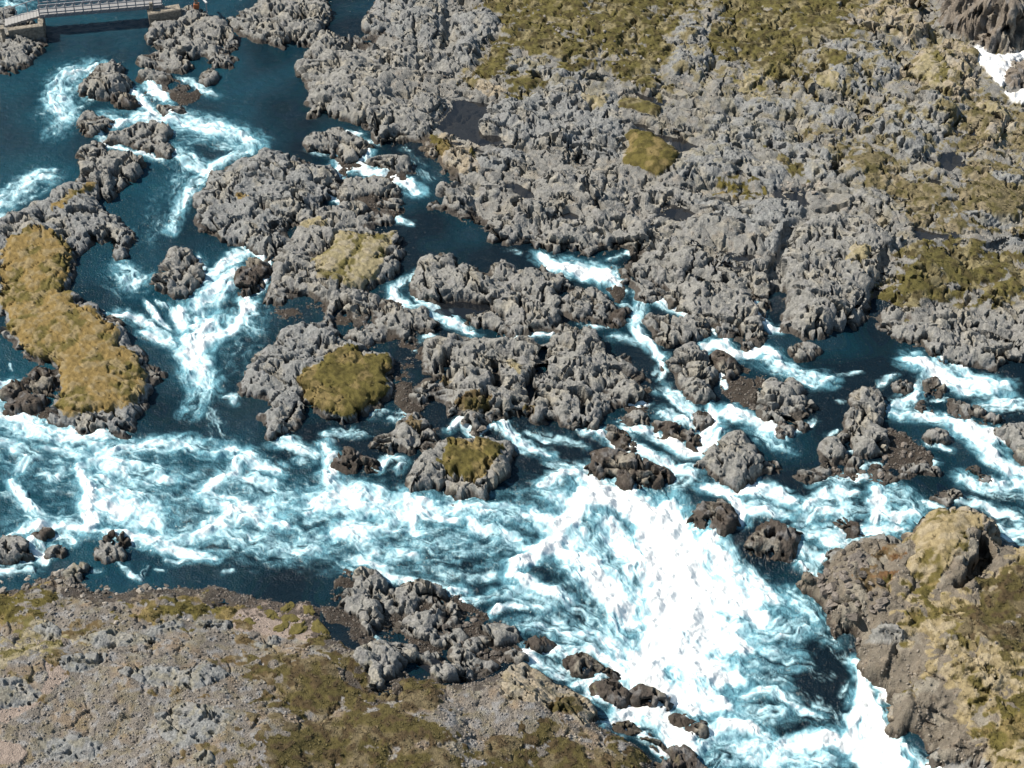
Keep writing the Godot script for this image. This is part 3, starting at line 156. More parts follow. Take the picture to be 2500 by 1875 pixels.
var LANDS := [
	["rock",0.3,0.9,1,[-18.05,-46.73,-17.64,-49.4,-16.28,-48.01,-13.71,-46.91,-13.33,-48.27,-14.42,-50.63,-13.74,-52.25,-13.07,-57.08,-14.5,-81.41,72.97,-81.21,56.94,-27.07,49.25,0.58,40.9,0.1,37.51,-0.57,34.39,-0.55,32.57,-0.65,31.46,-1.33,30.56,-2.61,28.87,-3.47,28.65,-5.22,27.94,-6.35,27.68,-7.3,27.2,-6.4,25.58,-5.69,23.61,-5.17,22.95,-3.9,21.6,-4.08,20.6,-5.08,20.69,-7.1,20.41,-8.21,19.92,-8.31,19.14,-6.77,19.02,-4.48,18.17,-3.39,17.13,-3,16.3,-3.36,15.5,-4.27,14.7,-5.27,13.65,-6.33,12.96,-7.18,11.02,-8.76,11.21,-8.86,9.56,-9.27,9.23,-10.43,7.74,-11.85,7.67,-13.39,8.63,-14.31,7.71,-14.35,6.52,-14.15,3.75,-14.2,2.04,-14.8,1.25,-15.94,-0.88,-15.7,-1.94,-15.89,-2.09,-17.02,-3.85,-18.18,-4.69,-19.35,-6.49,-20.42,-5.86,-22.11,-6.09,-25.39,-6,-27.08,-8.21,-29.27,-9.51,-29.64,-11.54,-30.3,-13.06,-32.05,-15.19,-33.55,-17.59,-34.2,-17.92,-36.34,-17.83,-38.73,-18.94,-41.09,-19.51,-43.19,-19.01,-45.29]],
	["bank",0.35,0.4,1.2,[-38.28,20.87,-31.31,20.5,-29.73,19.29,-28.58,18.97,-27.86,19.22,-27.76,20.25,-26.43,20.99,-25.31,21.22,-23.55,21.02,-22.69,20.6,-21.51,20.04,-20.17,20.37,-18.7,20.77,-16.99,21.53,-14.59,21.98,-13,22.02,-12.1,22.53,-11.54,24.22,-11.13,25.2,-10.22,26.01,-9.33,26.92,-9.06,27.03,-8.42,27.53,-8.06,30.06,-7.52,29.01,-6.34,28.56,-4.73,28.54,-4.3,29.16,-2.9,28.71,-1.71,27.42,-0.99,26.99,0.56,26.54,1.59,27.16,2.5,28.13,3.64,27.99,4.45,28.55,5.23,29.75,5.39,30.75,5.97,31.24,6.78,31.41,7.72,32.44,8.43,33.73,8.76,34.66,10.05,37.1,11.1,41.63,-37.16,43.15,-39.87,34.04]],
	["rbank",1.9,1.05,0.9,[25.87,17.13,24.55,17.29,23.53,16.83,22.41,17.11,21.35,17.04,20.8,17.16,20.35,18.48,18.99,19.04,19.6,20.24,19.95,21.67,20.26,22.73,21.31,23.66,21.72,25.17,22.35,26.48,23.27,27.9,23.61,28.32,23.01,29.06,22.87,30.49,23.4,31.28,25.05,31.42,24.95,33.13,25.17,34.11,27.42,35.33,28.1,37.64,28.81,43.33,37.8,43.5,45.66,16.68,34.36,18.02,32.05,17.94,30.85,16.94,28.26,15.85]],
	["shelf",0.06,0.5,0.6,[-19.48,-9.26,-17.72,-9.76,-15.07,-9.04,-13.67,-7.6,-14.16,-7.24,-16.19,-7.15,-17.4,-6.44,-18.78,-7.5]],
	["shelf",0.06,0.5,0.6,[-8.22,3.53,-6.6,1.84,-4.88,2.94,-4.34,5.28,-5.47,7.11,-7.33,7.46,-10.07,6.59,-8.65,4.51]],
	["shelf",0.06,0.5,0.6,[4.24,-12.41,4.84,-10.68,3.77,-8.69,3.58,-5.75,3.07,-5.35,2.7,-5.75,3.67,-10.05]],
	["shelf",0.06,0.5,0.6,[-19.12,-9.06,-13.04,-10.74,-8.66,-8.57,-5.1,-4.98,-6.33,-4.28,-6.49,-1.58,-6.84,1.84,-8.22,3.53,-9.02,1.81,-8.85,-1.98,-12.62,-4.55,-16.59,-6.78]],
	["shelf",0.06,0.5,0.6,[14.67,-0.19,16.53,-1.77,19.17,-1.18,19.98,0.31,18.18,1.33,18.02,2.89,17.02,3.23,15.2,2.06]],
	["shelf",0.06,0.5,0.6,[26.52,5.24,29.26,7.07,29.97,9.6,27.05,10.63,23.09,10.44,19.76,10.48,21.32,8.96,25.76,8.56]],
	["shelf",0.06,0.5,0.6,[-11.09,18.55,-8.3,19.74,-4.39,19.97,-1.66,22.65,0.36,23,0.87,26.21,-1.09,27.1,-4.74,28.49,-8.06,30.09,-9.27,26.95,-11.53,24.79,-12.36,22.58]],
	["shelf",0.06,0.5,0.6,[7.66,-13.08,9.62,-10.37,8.93,-9.38,7.75,-5.9,6.48,-5.72,7.13,-3.04,8.11,-2.7,9.76,-1.19,10.4,0.63,9.49,3.71,11.4,3.72,12.97,5.3,12.13,7.03,9.4,5.52,7.04,5.32,6.35,4.64,9.35,1.91,9.23,-0.49,7.36,-2.67]],
	["shelf",0.06,0.5,0.6,[-31.56,-7.3,-27.06,-3.19,-25.52,-1.07,-26.22,0.8,-26.71,4.5,-27.46,6.43,-29.22,5.79,-33.01,4.54,-36.37,3.23,-36.69,0.64,-35.61,-2.39,-33.65,-1.23,-32.75,3.47,-27.42,3.07,-26.9,-1.35,-29.26,-4.57]],
	["shelf",0.06,0.5,0.6,[-15.41,-28.41,-12.14,-28.14,-8.85,-27.61,-7.63,-25.35,-8.74,-25.1,-9.3,-22.25,-9.07,-20.32,-9.78,-18.21,-11.82,-18.46,-14.35,-21.7,-14.92,-25.56]],
	["shelf",0.06,0.5,0.6,[-35.28,-38.01,-33.91,-41.5,-31.6,-39.19,-28.78,-39.29,-26.81,-40.36,-27.68,-36.59,-29.51,-34.93,-32.14,-36.9]],
	["shelf",0.06,0.5,0.6,[15.57,15.92,17.52,14.09,19.47,14.72,18.83,17.12,20.49,17.93,19.33,18.67,17.23,17.81,15.72,17.17]],
]
var MOSSES := [
	["green",[-3.11,-42.44,-2.25,-46.41,-1.33,-47.83,-2.3,-51.67,-2.72,-59.89,9.62,-58.13,16.9,-58.1,16.97,-48.93,15.31,-47.33,14.4,-43.06,13.89,-39.69,13.31,-37.37,13.3,-34.74,12.43,-34.77,9.95,-37.99,8.05,-42.42,5.86,-39.56,4.36,-38.73,2.91,-41.02,0.51,-42.58,-0.39,-39.6,1.99,-39.07,2.56,-37.1,1.81,-35.67,-0.09,-36.1,-1.57,-37.67,-3.95,-38.74,-4.13,-40.36]],
	["green",[17.78,-44.51,19.19,-48.29,19.28,-58.15,33.38,-58.2,33.36,-48.26,31.11,-43.59,28.83,-42.38,27.18,-41.25,26.04,-39.16,25.16,-37.81,26.18,-35.31,24.32,-36.77,22.3,-38.32,20.15,-39,18.8,-40.52,17.86,-41.86]],
	["straw",[18.49,-38.56,20.97,-38.21,22.18,-37.11,21.87,-35.48,25.51,-34.49,25.14,-33.72,22.62,-34.32,20.68,-35.13,18.7,-35.75]],
	["heath",[24.74,-30.39,25.53,-29.98,26.81,-27.06,28.57,-25.86,30.2,-27.4,31.18,-24.82,32.24,-22.93,33.85,-21.13,35.3,-20.26,37.13,-22.81,39.01,-25.35,40.5,-25.87,41.13,-24.88,42.11,-23.67,46.27,-24.27,44.18,-14.95,40.39,-15.17,37.54,-14.74,34.35,-14.7,31.86,-15.58,31.36,-18.85,29.29,-21.21,27.52,-23.18,27.05,-24.79,25.44,-27.1]],
	["green",[27.55,-8.76,28.79,-9.84,29.35,-12.9,29.72,-13.67,32.4,-14.09,37.36,-14.45,37.49,-13.1,39.96,-13,43.7,-12.73,42.4,-7.03,38.6,-6.59,36.05,-6.91,33.68,-7.42,32.38,-7.25,31.53,-6.73,30.83,-5.51,29.44,-6,29.08,-7.01,27.66,-7.55]],
	["heath",[37.3,-28.97,38.71,-32.16,40.34,-32.46,42.51,-33.17,43.74,-31.48,48.02,-31.88,46.33,-24.5,42.22,-24.17,40.45,-25.62,38.92,-25.6,37.66,-24.83,36.62,-25.87,36.21,-26.62]],
	["green",[21.81,-26.78,23.09,-25.74,24.04,-24.47,23.87,-22.98,22.81,-23.28,22.19,-25.13]],
	["olive",[17.23,-22.29,18.6,-22.35,19.9,-21.67,19.78,-20.47,18.14,-20.22,17.14,-21.13]],
	["slope",[-15.06,26.89,-13.08,26.12,-11.79,25.6,-10.15,26.59,-9.15,27.7,-8.47,29.02,-7.45,29.35,-6.26,29.04,-4.35,29.24,-3.7,30.5,-3.75,32.17,-4.59,33.07,-2.63,33.96,-2.13,35.12,-1.57,42.04,-15.03,42.94,-15.24,36.13,-15.03,34.67,-14.18,32.4,-14.63,30.45,-16.16,29.34]],
	["olive",[-35.91,21.53,-30.5,21.69,-29.14,21.56,-28.86,22.43,-29.27,23.57,-30.42,24.57,-31.95,24.71,-35.08,24.68]],
	["olive",[-21.19,21.63,-20.41,21.3,-18.79,22.17,-17.31,22.14,-17.58,23.36,-18.05,23.7,-19.57,23.91,-21.56,24.39,-24.38,24.97,-25.62,24.96,-24.43,23.42,-22.4,22.98]],
	["straw",[-34.95,25.15,-30.35,24.87,-28.43,25.07,-26.55,25.54,-27.66,27.67,-29.75,29,-33.74,29.34]],
	["slope",[-1.03,33.07,1.91,32.29,4.45,33.16,5.88,32.43,7.62,33.47,8.63,36.07,8.22,42.25,0.85,42.86,-1.94,37.93]],
	["tan",[24.29,21.24,25.79,21.83,26.93,22.43,28.47,22.57,29.89,21.64,30.97,20.02,32.13,17.81,34.44,17.9,42.3,17.16,35.47,42.28,28.65,42.13,28.18,37.47,27.61,35.07,27.26,32.91,26.23,31.69,26.05,30.26,25.95,29.07,25.53,28.04,24.83,26.48,24.59,25.58,24.57,24.17,23.87,23.35]],
	["rust",[22.93,19.76,23.88,18.4,24.99,18.22,24.49,19.33,24.1,21.09,23.38,21.62,22.72,21.18]],
	["brown",[-21.37,29.41,-21.57,29.74,-22.12,29.74,-22.42,29.42,-22.18,29.08,-21.63,29.04]],
	["brown",[-18.48,33.8,-18.77,34.26,-19.61,34.11,-20.07,33.57,-19.7,33.12,-18.89,33.14]],
	["brown",[-26.84,28.63,-27,29.01,-27.54,29.04,-27.86,28.71,-27.65,28.32,-27.13,28.22]],
	["brown",[-19.98,30.77,-20.14,31.02,-20.57,31.03,-20.8,30.78,-20.6,30.53,-20.18,30.49]],
	["brown",[-17.98,30.39,-18.17,30.76,-18.7,30.81,-18.99,30.51,-18.74,30.15,-18.22,30.03]],
	["brown",[-16.96,35.65,-17.18,35.96,-17.76,35.95,-18.06,35.62,-17.79,35.31,-17.22,35.29]],
	["brown",[-25,24.97,-25.23,25.38,-25.92,25.38,-26.31,24.94,-26.01,24.53,-25.33,24.51]],
	["brown",[-15.57,25.36,-15.86,25.89,-16.65,25.94,-17.07,25.45,-16.71,24.9,-15.92,24.81]],
	["brown",[-17.2,27.99,-17.36,28.39,-17.84,28.49,-18.11,28.18,-17.91,27.76,-17.43,27.61]],
	["brown",[-28.65,29.42,-28.8,29.68,-29.24,29.68,-29.49,29.42,-29.31,29.16,-28.88,29.13]],
	["brown",[-23.67,36.08,-23.82,36.3,-24.24,36.29,-24.48,36.06,-24.29,35.84,-23.87,35.82]],
	["brown",[-27.63,31.74,-27.8,32.01,-28.28,32.01,-28.56,31.74,-28.35,31.47,-27.87,31.43]],
	["brown",[-26.68,25.37,-26.9,25.84,-27.59,25.81,-28.03,25.27,-27.75,24.83,-27.05,24.84]],
	["brown",[-16.38,29.21,-16.61,29.7,-17.24,29.8,-17.59,29.41,-17.31,28.88,-16.68,28.72]],
	["brown",[-13.6,29.86,-13.86,30.25,-14.51,30.28,-14.86,29.88,-14.55,29.46,-13.89,29.43]],
	["slope",[28.77,22.63,30.63,21.63,32.72,20.94,36.93,21.1,35.19,28.32,31.16,28.34,29.41,29.34,28.01,28.22,27.17,26.82,27.34,24.57]],
	["olive",[28.06,31.09,29.62,30.43,31.58,30.7,34.57,30.86,33.32,35.82,29.43,35.9,28.25,34.2]],
	["olive",[24.51,21.83,25.74,22.12,26.88,22.71,26.24,24.03,24.84,23.74]],
]
var SANDS := [[-28.26,28.2,-27.11,28.45,-26.61,29.87,-27.41,30.81,-27.74,32.07,-28.71,33.06,-31.62,33.99,-31.79,33.26,-29.09,32.2,-27.95,31.07,-27.82,29.77],[-30.53,34.49,-28.31,34.97,-27.65,36.35,-30.12,36.33],[-18.2,23.52,-17.21,22.25,-16.73,21.78,-14.56,22.14,-12.97,22.19,-12.08,22.69,-11.51,24.39,-11.86,25.08,-12.48,26.03,-14.24,25.31,-15.75,24.87,-17.41,24.81]]
var SNOWS := [[41.79,-42.33,42.72,-40.97,44.26,-40.52,45.92,-41.27,50.45,-42,49.57,-38.4,45.66,-40.08,44.63,-39.49,43.66,-37.72,42.67,-35.22,42.2,-36.43,41.93,-38.59,41.36,-39.78],[42.62,-34.02,43.53,-33.84,44.41,-34.5,48.89,-35.58,48.02,-31.88,43.94,-32.39,42.93,-33.08]]
var POOLS := [
	["black crack pool in the lava flat",[-6.55,-31.44,-5.58,-32.9,-5.07,-35.7,-4.05,-35.92,-1.55,-35.28,-2.13,-34.46,-2.96,-31.97,-2.37,-30.35,-1.08,-30.09,-0.93,-28.8,-2.06,-28.3,-4.35,-29.36,-5.8,-30.53]],
	["winding black pool beside the oval moss hummock",[9.68,-31.74,11.39,-31.52,12.57,-29.96,13.94,-29.32,15.58,-28.49,16.24,-27.97,15.45,-26.92,14.03,-26.67,13.15,-28,12.13,-29.72,10.5,-30.95]],
	["dark puddle above the small moss hummock",[9.74,-36.17,11.07,-36.39,12.75,-35.13,12.44,-34.65,10.86,-35.19]],
	["brown puddle among crusted lava",[-0.91,-23.46,0.33,-23.5,1.7,-22.34,1.69,-21.49,0.19,-21.8,-0.49,-22.34]],
	["round brown puddle in riddled lava",[3.97,-19.09,4.92,-19.5,5.58,-18.94,5.3,-18.29,4.23,-18.56]],
	["flat brown pool with a crusted rim",[12.41,-19.09,13.12,-19.7,15.47,-18.72,15.03,-18.26,14.06,-17.82,12.76,-18.38]],
	["black pond in the brown heath",[35.11,-24.25,36.04,-25.5,37.18,-24.97,36.88,-23.44,35.76,-22.59,35.02,-22.99]],
	["small black pond under the grey knoll",[34.01,-21.88,34.8,-21.79,35.43,-20.81,34.58,-20.49,34,-21.01]],
	["dark pond along the green meadow edge",[31.5,-14.83,32.05,-15.71,32.91,-15.31,34.41,-14.82,34.17,-14.19,32.69,-14.01,31.69,-14.35]],
	["small dark puddle in the sinuous ridge",[16.96,-12.86,18.32,-13.45,19.08,-13.16,18.77,-12.63,17.46,-12.55]],
	["dark puddle by the domed lava swell",[22.13,-20.78,23.23,-20.9,24.08,-20.05,23.1,-19.81,22.47,-20.17]],
	["tiny puddle on the smooth lava tongue",[18.34,-23.88,19.06,-24.18,19.35,-23.57,18.69,-23.09]],
	["small black puddle by the mossy fin",[37.26,-28.48,38.13,-28.65,38.31,-28.04,37.3,-27.86]],
	["brown shallow pool notched into the knobbly islet",[-5.96,-8.66,-4.8,-8.34,-3.53,-8.59,-2.12,-8.32,-1.67,-7.63,-3.12,-7.21,-4.65,-7.41,-5.43,-8.03]],
	["dark pool under the crooked rock arm",[-6.51,27.25,-5.82,26.86,-5.08,27.53,-5.14,28.39,-6.13,28.64,-6.51,28.12]],
]
var CRACKS := [
	[0.2,0.04,[-11.19,27.88,-10.31,28.87,-9.53,29.9,-8.17,30.89,-6.9,32.23,-5.29,33.14,-3.54,33.43,-2.01,33.15]],
	[0.15,0.03,[-14.07,26.44,-12.42,27.31,-11.26,27.81]],
	[0.45,1.6,[-6.07,-50.98,-5.91,-48.08,-6.36,-44.95]],
	[0.25,1.2,[-11.48,-32.66,-11.52,-30.41]],
	[0.3,1.2,[24.09,-37.48,25.64,-35.8,26.53,-33.6,28.29,-32.81]],
	[0.3,1.2,[28.29,-32.81,29.85,-31.81,29.61,-29.22]],
	[0.9,2.5,[38.01,-51.74,38.38,-46.94,38.57,-43.82]],
	[0.5,2.2,[21.94,-16.03,21.32,-13.65,20.52,-12.18,20.5,-9.73,20.13,-8.41]],
	[0.6,2.2,[20.49,-11.89,20.48,-9.45,20.56,-7.63]],
	[0.25,1,[14.16,-14.3,15.51,-13.08,16.88,-12.25]],
	[0.25,1,[12.47,-11.87,13.7,-10.96,14.92,-10.02]],
	[0.35,1.4,[34.05,-41.44,34.49,-38.63,34.5,-36.94]],
	[0.3,1.2,[26.91,-23.88,26.56,-22.01]],
	[0.4,1.3,[10.35,-20.38,10.36,-17.91,10.92,-15.99]],
	[0.25,1,[3.15,-18.55,3.96,-19.13,4.11,-19.98]],
	[0.4,1.5,[29.04,-11.87,28.44,-10.23]],
	[0.25,1,[27.69,-18.54,28.7,-17.44,29.47,-16.46]],
	[0.25,1,[37.14,-13.51,38.19,-14.16,40.28,-14.77]],
	[0.3,1,[2.27,-2.5,2.12,0.07,1.26,1.07,1.49,1.89]],
	[0.25,0.8,[-1.29,-0.72,-1.04,1.03,-1.28,1.86]],
	[0.3,0.7,[-22.66,-24.36,-21.03,-24.86,-18.94,-23.39]],
	[0.35,1,[-17.98,-20.46,-16.44,-19.93,-15.8,-18.81]],
	[0.3,1,[-19.24,-17.94,-18.45,-18.11]],
	[0.4,1.4,[-34.12,-23.38,-33.64,-21.37,-32.79,-20.3]],
	[0.2,0.6,[33.77,-4.04,35.53,-4.03,36.59,-3.11,37.77,-2.32]],
	[0.2,0.8,[4.71,-27.97,6.08,-26.7]],
	[0.25,0.8,[-2.44,-24.9,-2.01,-23.43,-1.05,-22.9]],
	[0.5,1.5,[30.32,18.34,30.45,19.77,29.24,21.54,28.28,22.32]],
]
# each run of broken water: half width, whiteness, aeration, centre line
var RUNS := [
	[1.44,0.8,1,[-38.12,-42.35,-39.78,-41.47,-40.41,-40.03,-40.41,-37.73,-39.83,-35.52,-38.93,-33.87]],
	[1.15,0.45,0.9,[-38.73,-39,-39.03,-36.69,-38.75,-34.43,-39.33,-32.21,-39.4,-31.12]],
	[0.58,0.45,0.5,[-37.08,-37.3,-38.23,-35.58,-40.11,-34.68,-41.5,-34.37]],
	[0.58,0.35,0.7,[-38.93,-33.87,-38.59,-31.39]],
	[1.47,0.6,0.8,[-48.42,-54.9,-47.07,-53.87]],
	[0.65,0.95,0.9,[-34.21,-38.75,-33.18,-37.03,-32.24,-35.69,-31.32,-34.46]],
	[0.77,1,0.8,[-32.79,-40.2,-31.93,-38.48,-30.66,-36.89]],
	[0.52,0.85,0.5,[-30.18,-40.82,-28.71,-40,-27.49,-38.63,-26.41,-37.79]],
	[1.49,0.95,1,[-34.41,-32.9,-32.57,-34.09,-30.56,-34.23,-28.3,-33.71,-25.97,-32.61,-24.08,-31.42,-22.47,-29.97]],
	[0.99,0.7,1,[-35.79,-34.22,-34.21,-33.45,-31.55,-33.1]],
	[1.61,0.45,1,[-29.87,-31.52,-27.71,-31.52,-25.54,-31.51]],
	[0.68,0.85,0.9,[-24.41,-31.73,-22.53,-30.5,-22.61,-28.69,-24.07,-27.68,-25.38,-26.72,-26.41,-24.84,-27.07,-22.61,-27.41,-20.23,-27.48,-17.81]],
	[1.33,0.4,0.7,[-24.9,-29.89,-23.39,-29.25,-23.71,-28.31]],
	[0.93,0.85,0.9,[-29.09,-29.18,-27.83,-28.25,-26.99,-27.17,-25.78,-26.51]],
	[1.16,0.35,1,[-27.61,-27.59,-27.76,-25.56,-27.79,-22.86]],
	[1.66,0.15,0.8,[-28.48,-21.88,-28.82,-19.59,-29.16,-17.35]],
	[0.47,0.9,0.6,[-35.79,-31.74,-34.85,-29.68,-33.48,-29.04,-31.86,-28.65,-29.58,-27.54]],
	[1.19,0.8,0.8,[-38.65,-25,-40.01,-24.79,-40.95,-23.32,-41.54,-21.6,-42.59,-20.16]],
	[0.31,0.5,0.4,[-38.32,-25.45,-39.52,-25.92,-39.86,-25.48]],
	[0.94,0.55,0.7,[-38.97,-23.81,-40,-22.09,-41.06,-20.63]],
	[0.52,0.6,0.6,[-41.91,-18.31,-41.29,-19.22,-41.28,-17.88]],
	[0.41,0.8,0.5,[-14.69,-31.27,-13.53,-31.04,-13.03,-31.05]],
	[0.32,0.7,0.5,[-17.38,-28.91,-16.61,-28.2,-15.32,-27.96]],
	[0.36,0.8,0.5,[-12.68,-30.27,-11.39,-30.13]],
	[0.62,1,0.8,[-12.33,-29,-12.52,-27.52,-13.88,-26.73,-14.74,-26.94]],
	[0.83,1.1,0.8,[-14.56,-26.45,-13.3,-26.49,-11.71,-25.73,-9.99,-24.98,-8.69,-24.05,-7.81,-22.88]],
	[0.37,0.7,0.6,[-15.24,-28.09,-14.74,-26.94,-14.27,-24.46]],
	[0.76,0.4,0.5,[-8.56,-27.48,-7.67,-26.45,-6.92,-25]],
	[0.34,0.7,0.4,[-9.36,-29.43,-8.76,-28.92]],
	[0.38,0.8,0.5,[-15.22,-22.3,-14.34,-21.59,-13.76,-21.12]],
	[0.36,0.9,0.6,[-9.78,-19.61,-9,-18.79,-8.04,-18.45]],
	[0.34,0.5,0.4,[-0.61,-14.83,-0.08,-15.05,0.58,-14.6]],
	[0.87,1.1,0.7,[2.29,-14.15,3.2,-13.13,4.5,-12.41,5.92,-11.98,7.11,-12.42,7.47,-11.55]],
	[1.26,1.1,0.7,[4.37,-12.74,5.93,-12.32,7.09,-11.88,7.7,-10.81]],
	[0.37,0.9,0.6,[7.06,-11.23,8.2,-10.42,8.82,-9.96]],
	[0.33,0.9,0.5,[7.69,-13.85,9.04,-14.62,9.82,-14.32,10.68,-13.29]],
	[0.36,0.9,0.5,[-9.25,-10.15,-8.65,-11.17,-7.64,-11.87,-7.33,-12.46]],
	[0.64,0.95,0.6,[-9.15,-10.77,-9.07,-9.11,-8.12,-8.04,-6.95,-7.6,-5.66,-6.97,-4.63,-6.24,-3.6,-5.31,-2.96,-4.91]],
	[0.47,0.7,0.5,[-7.54,-9.5,-6.47,-8.22,-5.28,-7.18]],
	[0.2,1,0.4,[-4.79,-7.8,-4.59,-7.39]],
	[0.38,0.9,0.5,[-6.58,-4.39,-5.83,-4.51]],
	[0.43,1,0.5,[0.05,-4.27,1.17,-4.04,1.68,-4.64,2.93,-4.64]],
	[0.27,0.7,0.5,[5.22,-5.85,6.47,-5.43,7.23,-5.61]],
	[0.51,1,0.6,[9.7,-9.5,10.45,-9.1,11.44,-8.47,12.42,-7.83,13.36,-6.77]],
	[0.58,0.9,0.7,[9.93,-8.9,9.71,-7.24,9.38,-5.8,9.69,-4.47,10.38,-3.42,11.05,-2.25]],
	[0.48,0.7,0.5,[8.36,-8.27,9.22,-7.66,9.84,-7.24]],
	[0.51,0.8,0.6,[7.68,-4.44,8.67,-4.27,9.9,-3.79]],
	[0.35,0.9,0.5,[11.03,-1.86,11.06,-0.41,10.78,0.21]],
	[0.16,0.6,0.3,[-7.3,-3.27,-6.66,-3.04]],
	[0.82,0.75,0.9,[-30.88,-13.21,-29.78,-12.12,-29.67,-10.62,-28.78,-11.52]],
	[1.19,0.3,0.8,[-30.88,-11.66,-29.85,-10.19,-28.84,-10.28]],
	[0.32,0.8,0.6,[-24.91,-14.53,-24.2,-13.1,-24.28,-11.78]],
	[0.77,1,0.7,[-19.73,-14.37,-20.65,-15.46,-21.66,-15.05,-22.81,-13.54,-23.56,-12.22,-24.12,-11.57]],
	[0.39,1,0.6,[-19.14,-13.73,-19.08,-11.86,-19.7,-10.3]],
	[1.21,0.95,0.9,[-21.89,-12.44,-22.65,-11.18,-23.29,-9.94,-24.09,-8.97]],
	[0.87,1.05,0.8,[-20.7,-9.95,-20.27,-8.28,-20.79,-7.13,-21.74,-5.53,-22.77,-4.73]],
	[0.77,1,0.7,[-25.82,-8.51,-25.41,-7.37,-24.83,-5.95]],
	[0.63,1,0.7,[-30.26,-7.1,-29.01,-7.1,-27.81,-6.56,-26.77,-5.48,-25.78,-4.71]],
	[0.51,0.9,0.7,[-28,-5.37,-26.65,-4.68,-25.29,-3.92]],
	[0.34,0.9,0.5,[-28.14,-8.87,-27.16,-7.23,-25.96,-5.93]],
	[0.28,0.8,0.5,[-27.4,-9,-26.57,-8.43]],
	[0.76,0.9,0.8,[-24.38,-9.29,-24.04,-7.6,-23.88,-5.54]],
	[1.58,1.05,0.9,[-22.83,-7.18,-23.23,-5.34,-23.67,-3.93]],
	[1.24,1,1,[-24.4,-4.73,-23.77,-2.82,-23.18,-1.07,-22.51,0.25]],
	[0.96,0.65,1,[-23.44,-2.14,-22.59,-0.32,-22.7,1.57,-23.07,3.24]],
	[0.81,0.6,0.9,[-20.63,-6.92,-19.9,-6.08,-19.37,-5.86]],
	[1.54,0.15,0.8,[-19.5,-7.06,-20,-4.71,-20.72,-2.16]],
	[0.4,0.9,0.5,[-20.98,1.76,-20.3,1.39,-20.18,2.32]],
	[0.82,0.3,0.4,[-22.19,2.69,-21.25,4.34,-20.66,6.15,-19.21,6.5]],
	[0.32,0.6,0.4,[-16.98,4.04,-16.56,4.75]],
	[0.83,0.9,0.7,[-37.43,0.55,-36.7,0.55,-36.17,1.86,-37.3,2.23]],
	[0.17,0.7,0.4,[-37.24,-1.94,-36.95,-1.17]],
	[1.12,0.95,1,[-37.89,2.79,-36,3.82,-34.37,4.81,-32.57,5.52,-30.61,5.88,-28.69,6.04]],
	[0.97,0.75,1,[-37.46,4.74,-35.28,5,-33.24,5.7,-31.15,6.76,-28.95,7.25]],
	[0.87,0.7,0.9,[-37.08,6.45,-35.37,6.77,-33.44,8.16,-34.12,9.36]],
	[0.57,0.8,0.9,[-32.65,7.46,-30.95,7.81,-29.24,8.27]],
	[0.9,0.85,1,[-20.72,7.54,-23.19,6.66,-25.51,6.82,-27.53,7.36,-28.83,7.92,-29.78,9.13]],
	[0.51,1.1,0.8,[-30.09,9.31,-29.31,10.43,-28.85,11.74,-28.66,13.39,-28.3,14.7]],
	[1.52,0.75,1,[-28.78,8.25,-26.77,9.2,-25.01,10.04,-23.81,10.38]],
	[1.58,0.85,1,[-28.63,10.4,-27.03,11.71,-25,13.03,-23.67,14.33]],
	[0.45,1,0.8,[-34.59,10.38,-33.7,11.86,-32.65,13.12,-31.34,14.06]],
	[0.52,0.8,0.7,[-32.78,9.69,-31.38,10.35,-31.12,9.34]],
	[0.38,0.4,0.5,[-35.77,11.22,-34.2,12.19,-33.32,13.13]],
	[0.62,0.5,0.6,[-31.58,11.66,-30.29,11.3,-29.27,11.92]],
	[0.82,0.85,0.9,[-20.3,7.19,-18.95,7.7,-17.56,8.7,-16.32,9.52]],
	[0.63,1,0.9,[-21.33,11.73,-20.43,10.73,-19.3,9.72,-19.14,8.04]],
	[1.02,0.85,1,[-20.95,12.05,-19.55,12.35,-18.3,13.3,-16.96,14.26,-15.33,14.9]],
	[1.47,0.65,1,[-19.26,10.05,-17.33,10.84,-15.61,11.99,-13.93,12.97]],
	[0.68,0.9,0.7,[-16.72,6.68,-15.79,6.5,-14.89,7.37,-13.68,7.89]],
	[0.56,0.8,0.6,[-14.9,8.55,-14.19,8.73]],
	[0.64,1,0.8,[-13.29,6.85,-12.61,8.07,-12.62,9.42,-12.64,10.72,-11.54,11.7,-10.12,12.48]],
	[0.52,0.6,0.5,[-12.71,5.26,-11.49,5.79,-10.32,5.61]],
	[0.51,0.7,0.6,[-13.31,5.79,-12.34,6.14,-11.32,5.43]],
	[0.49,0.7,0.5,[-10.12,3.69,-9.17,3.56,-8.43,4.09,-7.62,3.3]],
	[0.56,0.9,0.7,[-9.33,9.25,-8.45,8.23,-7.74,8.56,-7.94,9.23]],
	[1.44,0.85,1,[-13.64,12.97,-11.9,12.02,-10.32,11.85,-8.8,12.61,-7.26,13.89]],
	[0.87,0.9,0.9,[-12.72,10.24,-11.98,10.9,-10.35,11.37,-8.7,12.28]],
	[0.62,1,0.9,[-7.25,11.78,-6.83,13.57,-6.52,15.48]],
	[1.18,0.75,1,[-6.18,12.92,-4.59,13.08,-2.78,13.05,-1.2,13.5]],
	[0.6,1.1,0.9,[-29.03,11.99,-28.9,13.31,-28.12,14.45,-28.64,15.26]],
	[1.3,1,1,[-28.46,12.64,-26.79,13.11,-25.08,13.92,-23.58,14.88]],
	[0.64,0.95,0.9,[-33.43,15.82,-32.29,14.89,-30.75,14.75,-29.34,15.09,-27.94,15.43]],
	[0.48,0.7,0.7,[-32.84,13.82,-31.45,14.59,-30.02,15.07]],
	[0.64,1,0.7,[-31.9,16.26,-31.27,17.17,-30.71,17.78,-30.34,16.89]],
	[0.53,0.8,0.7,[-30.54,15.82,-29.62,16,-29.08,16.49]],
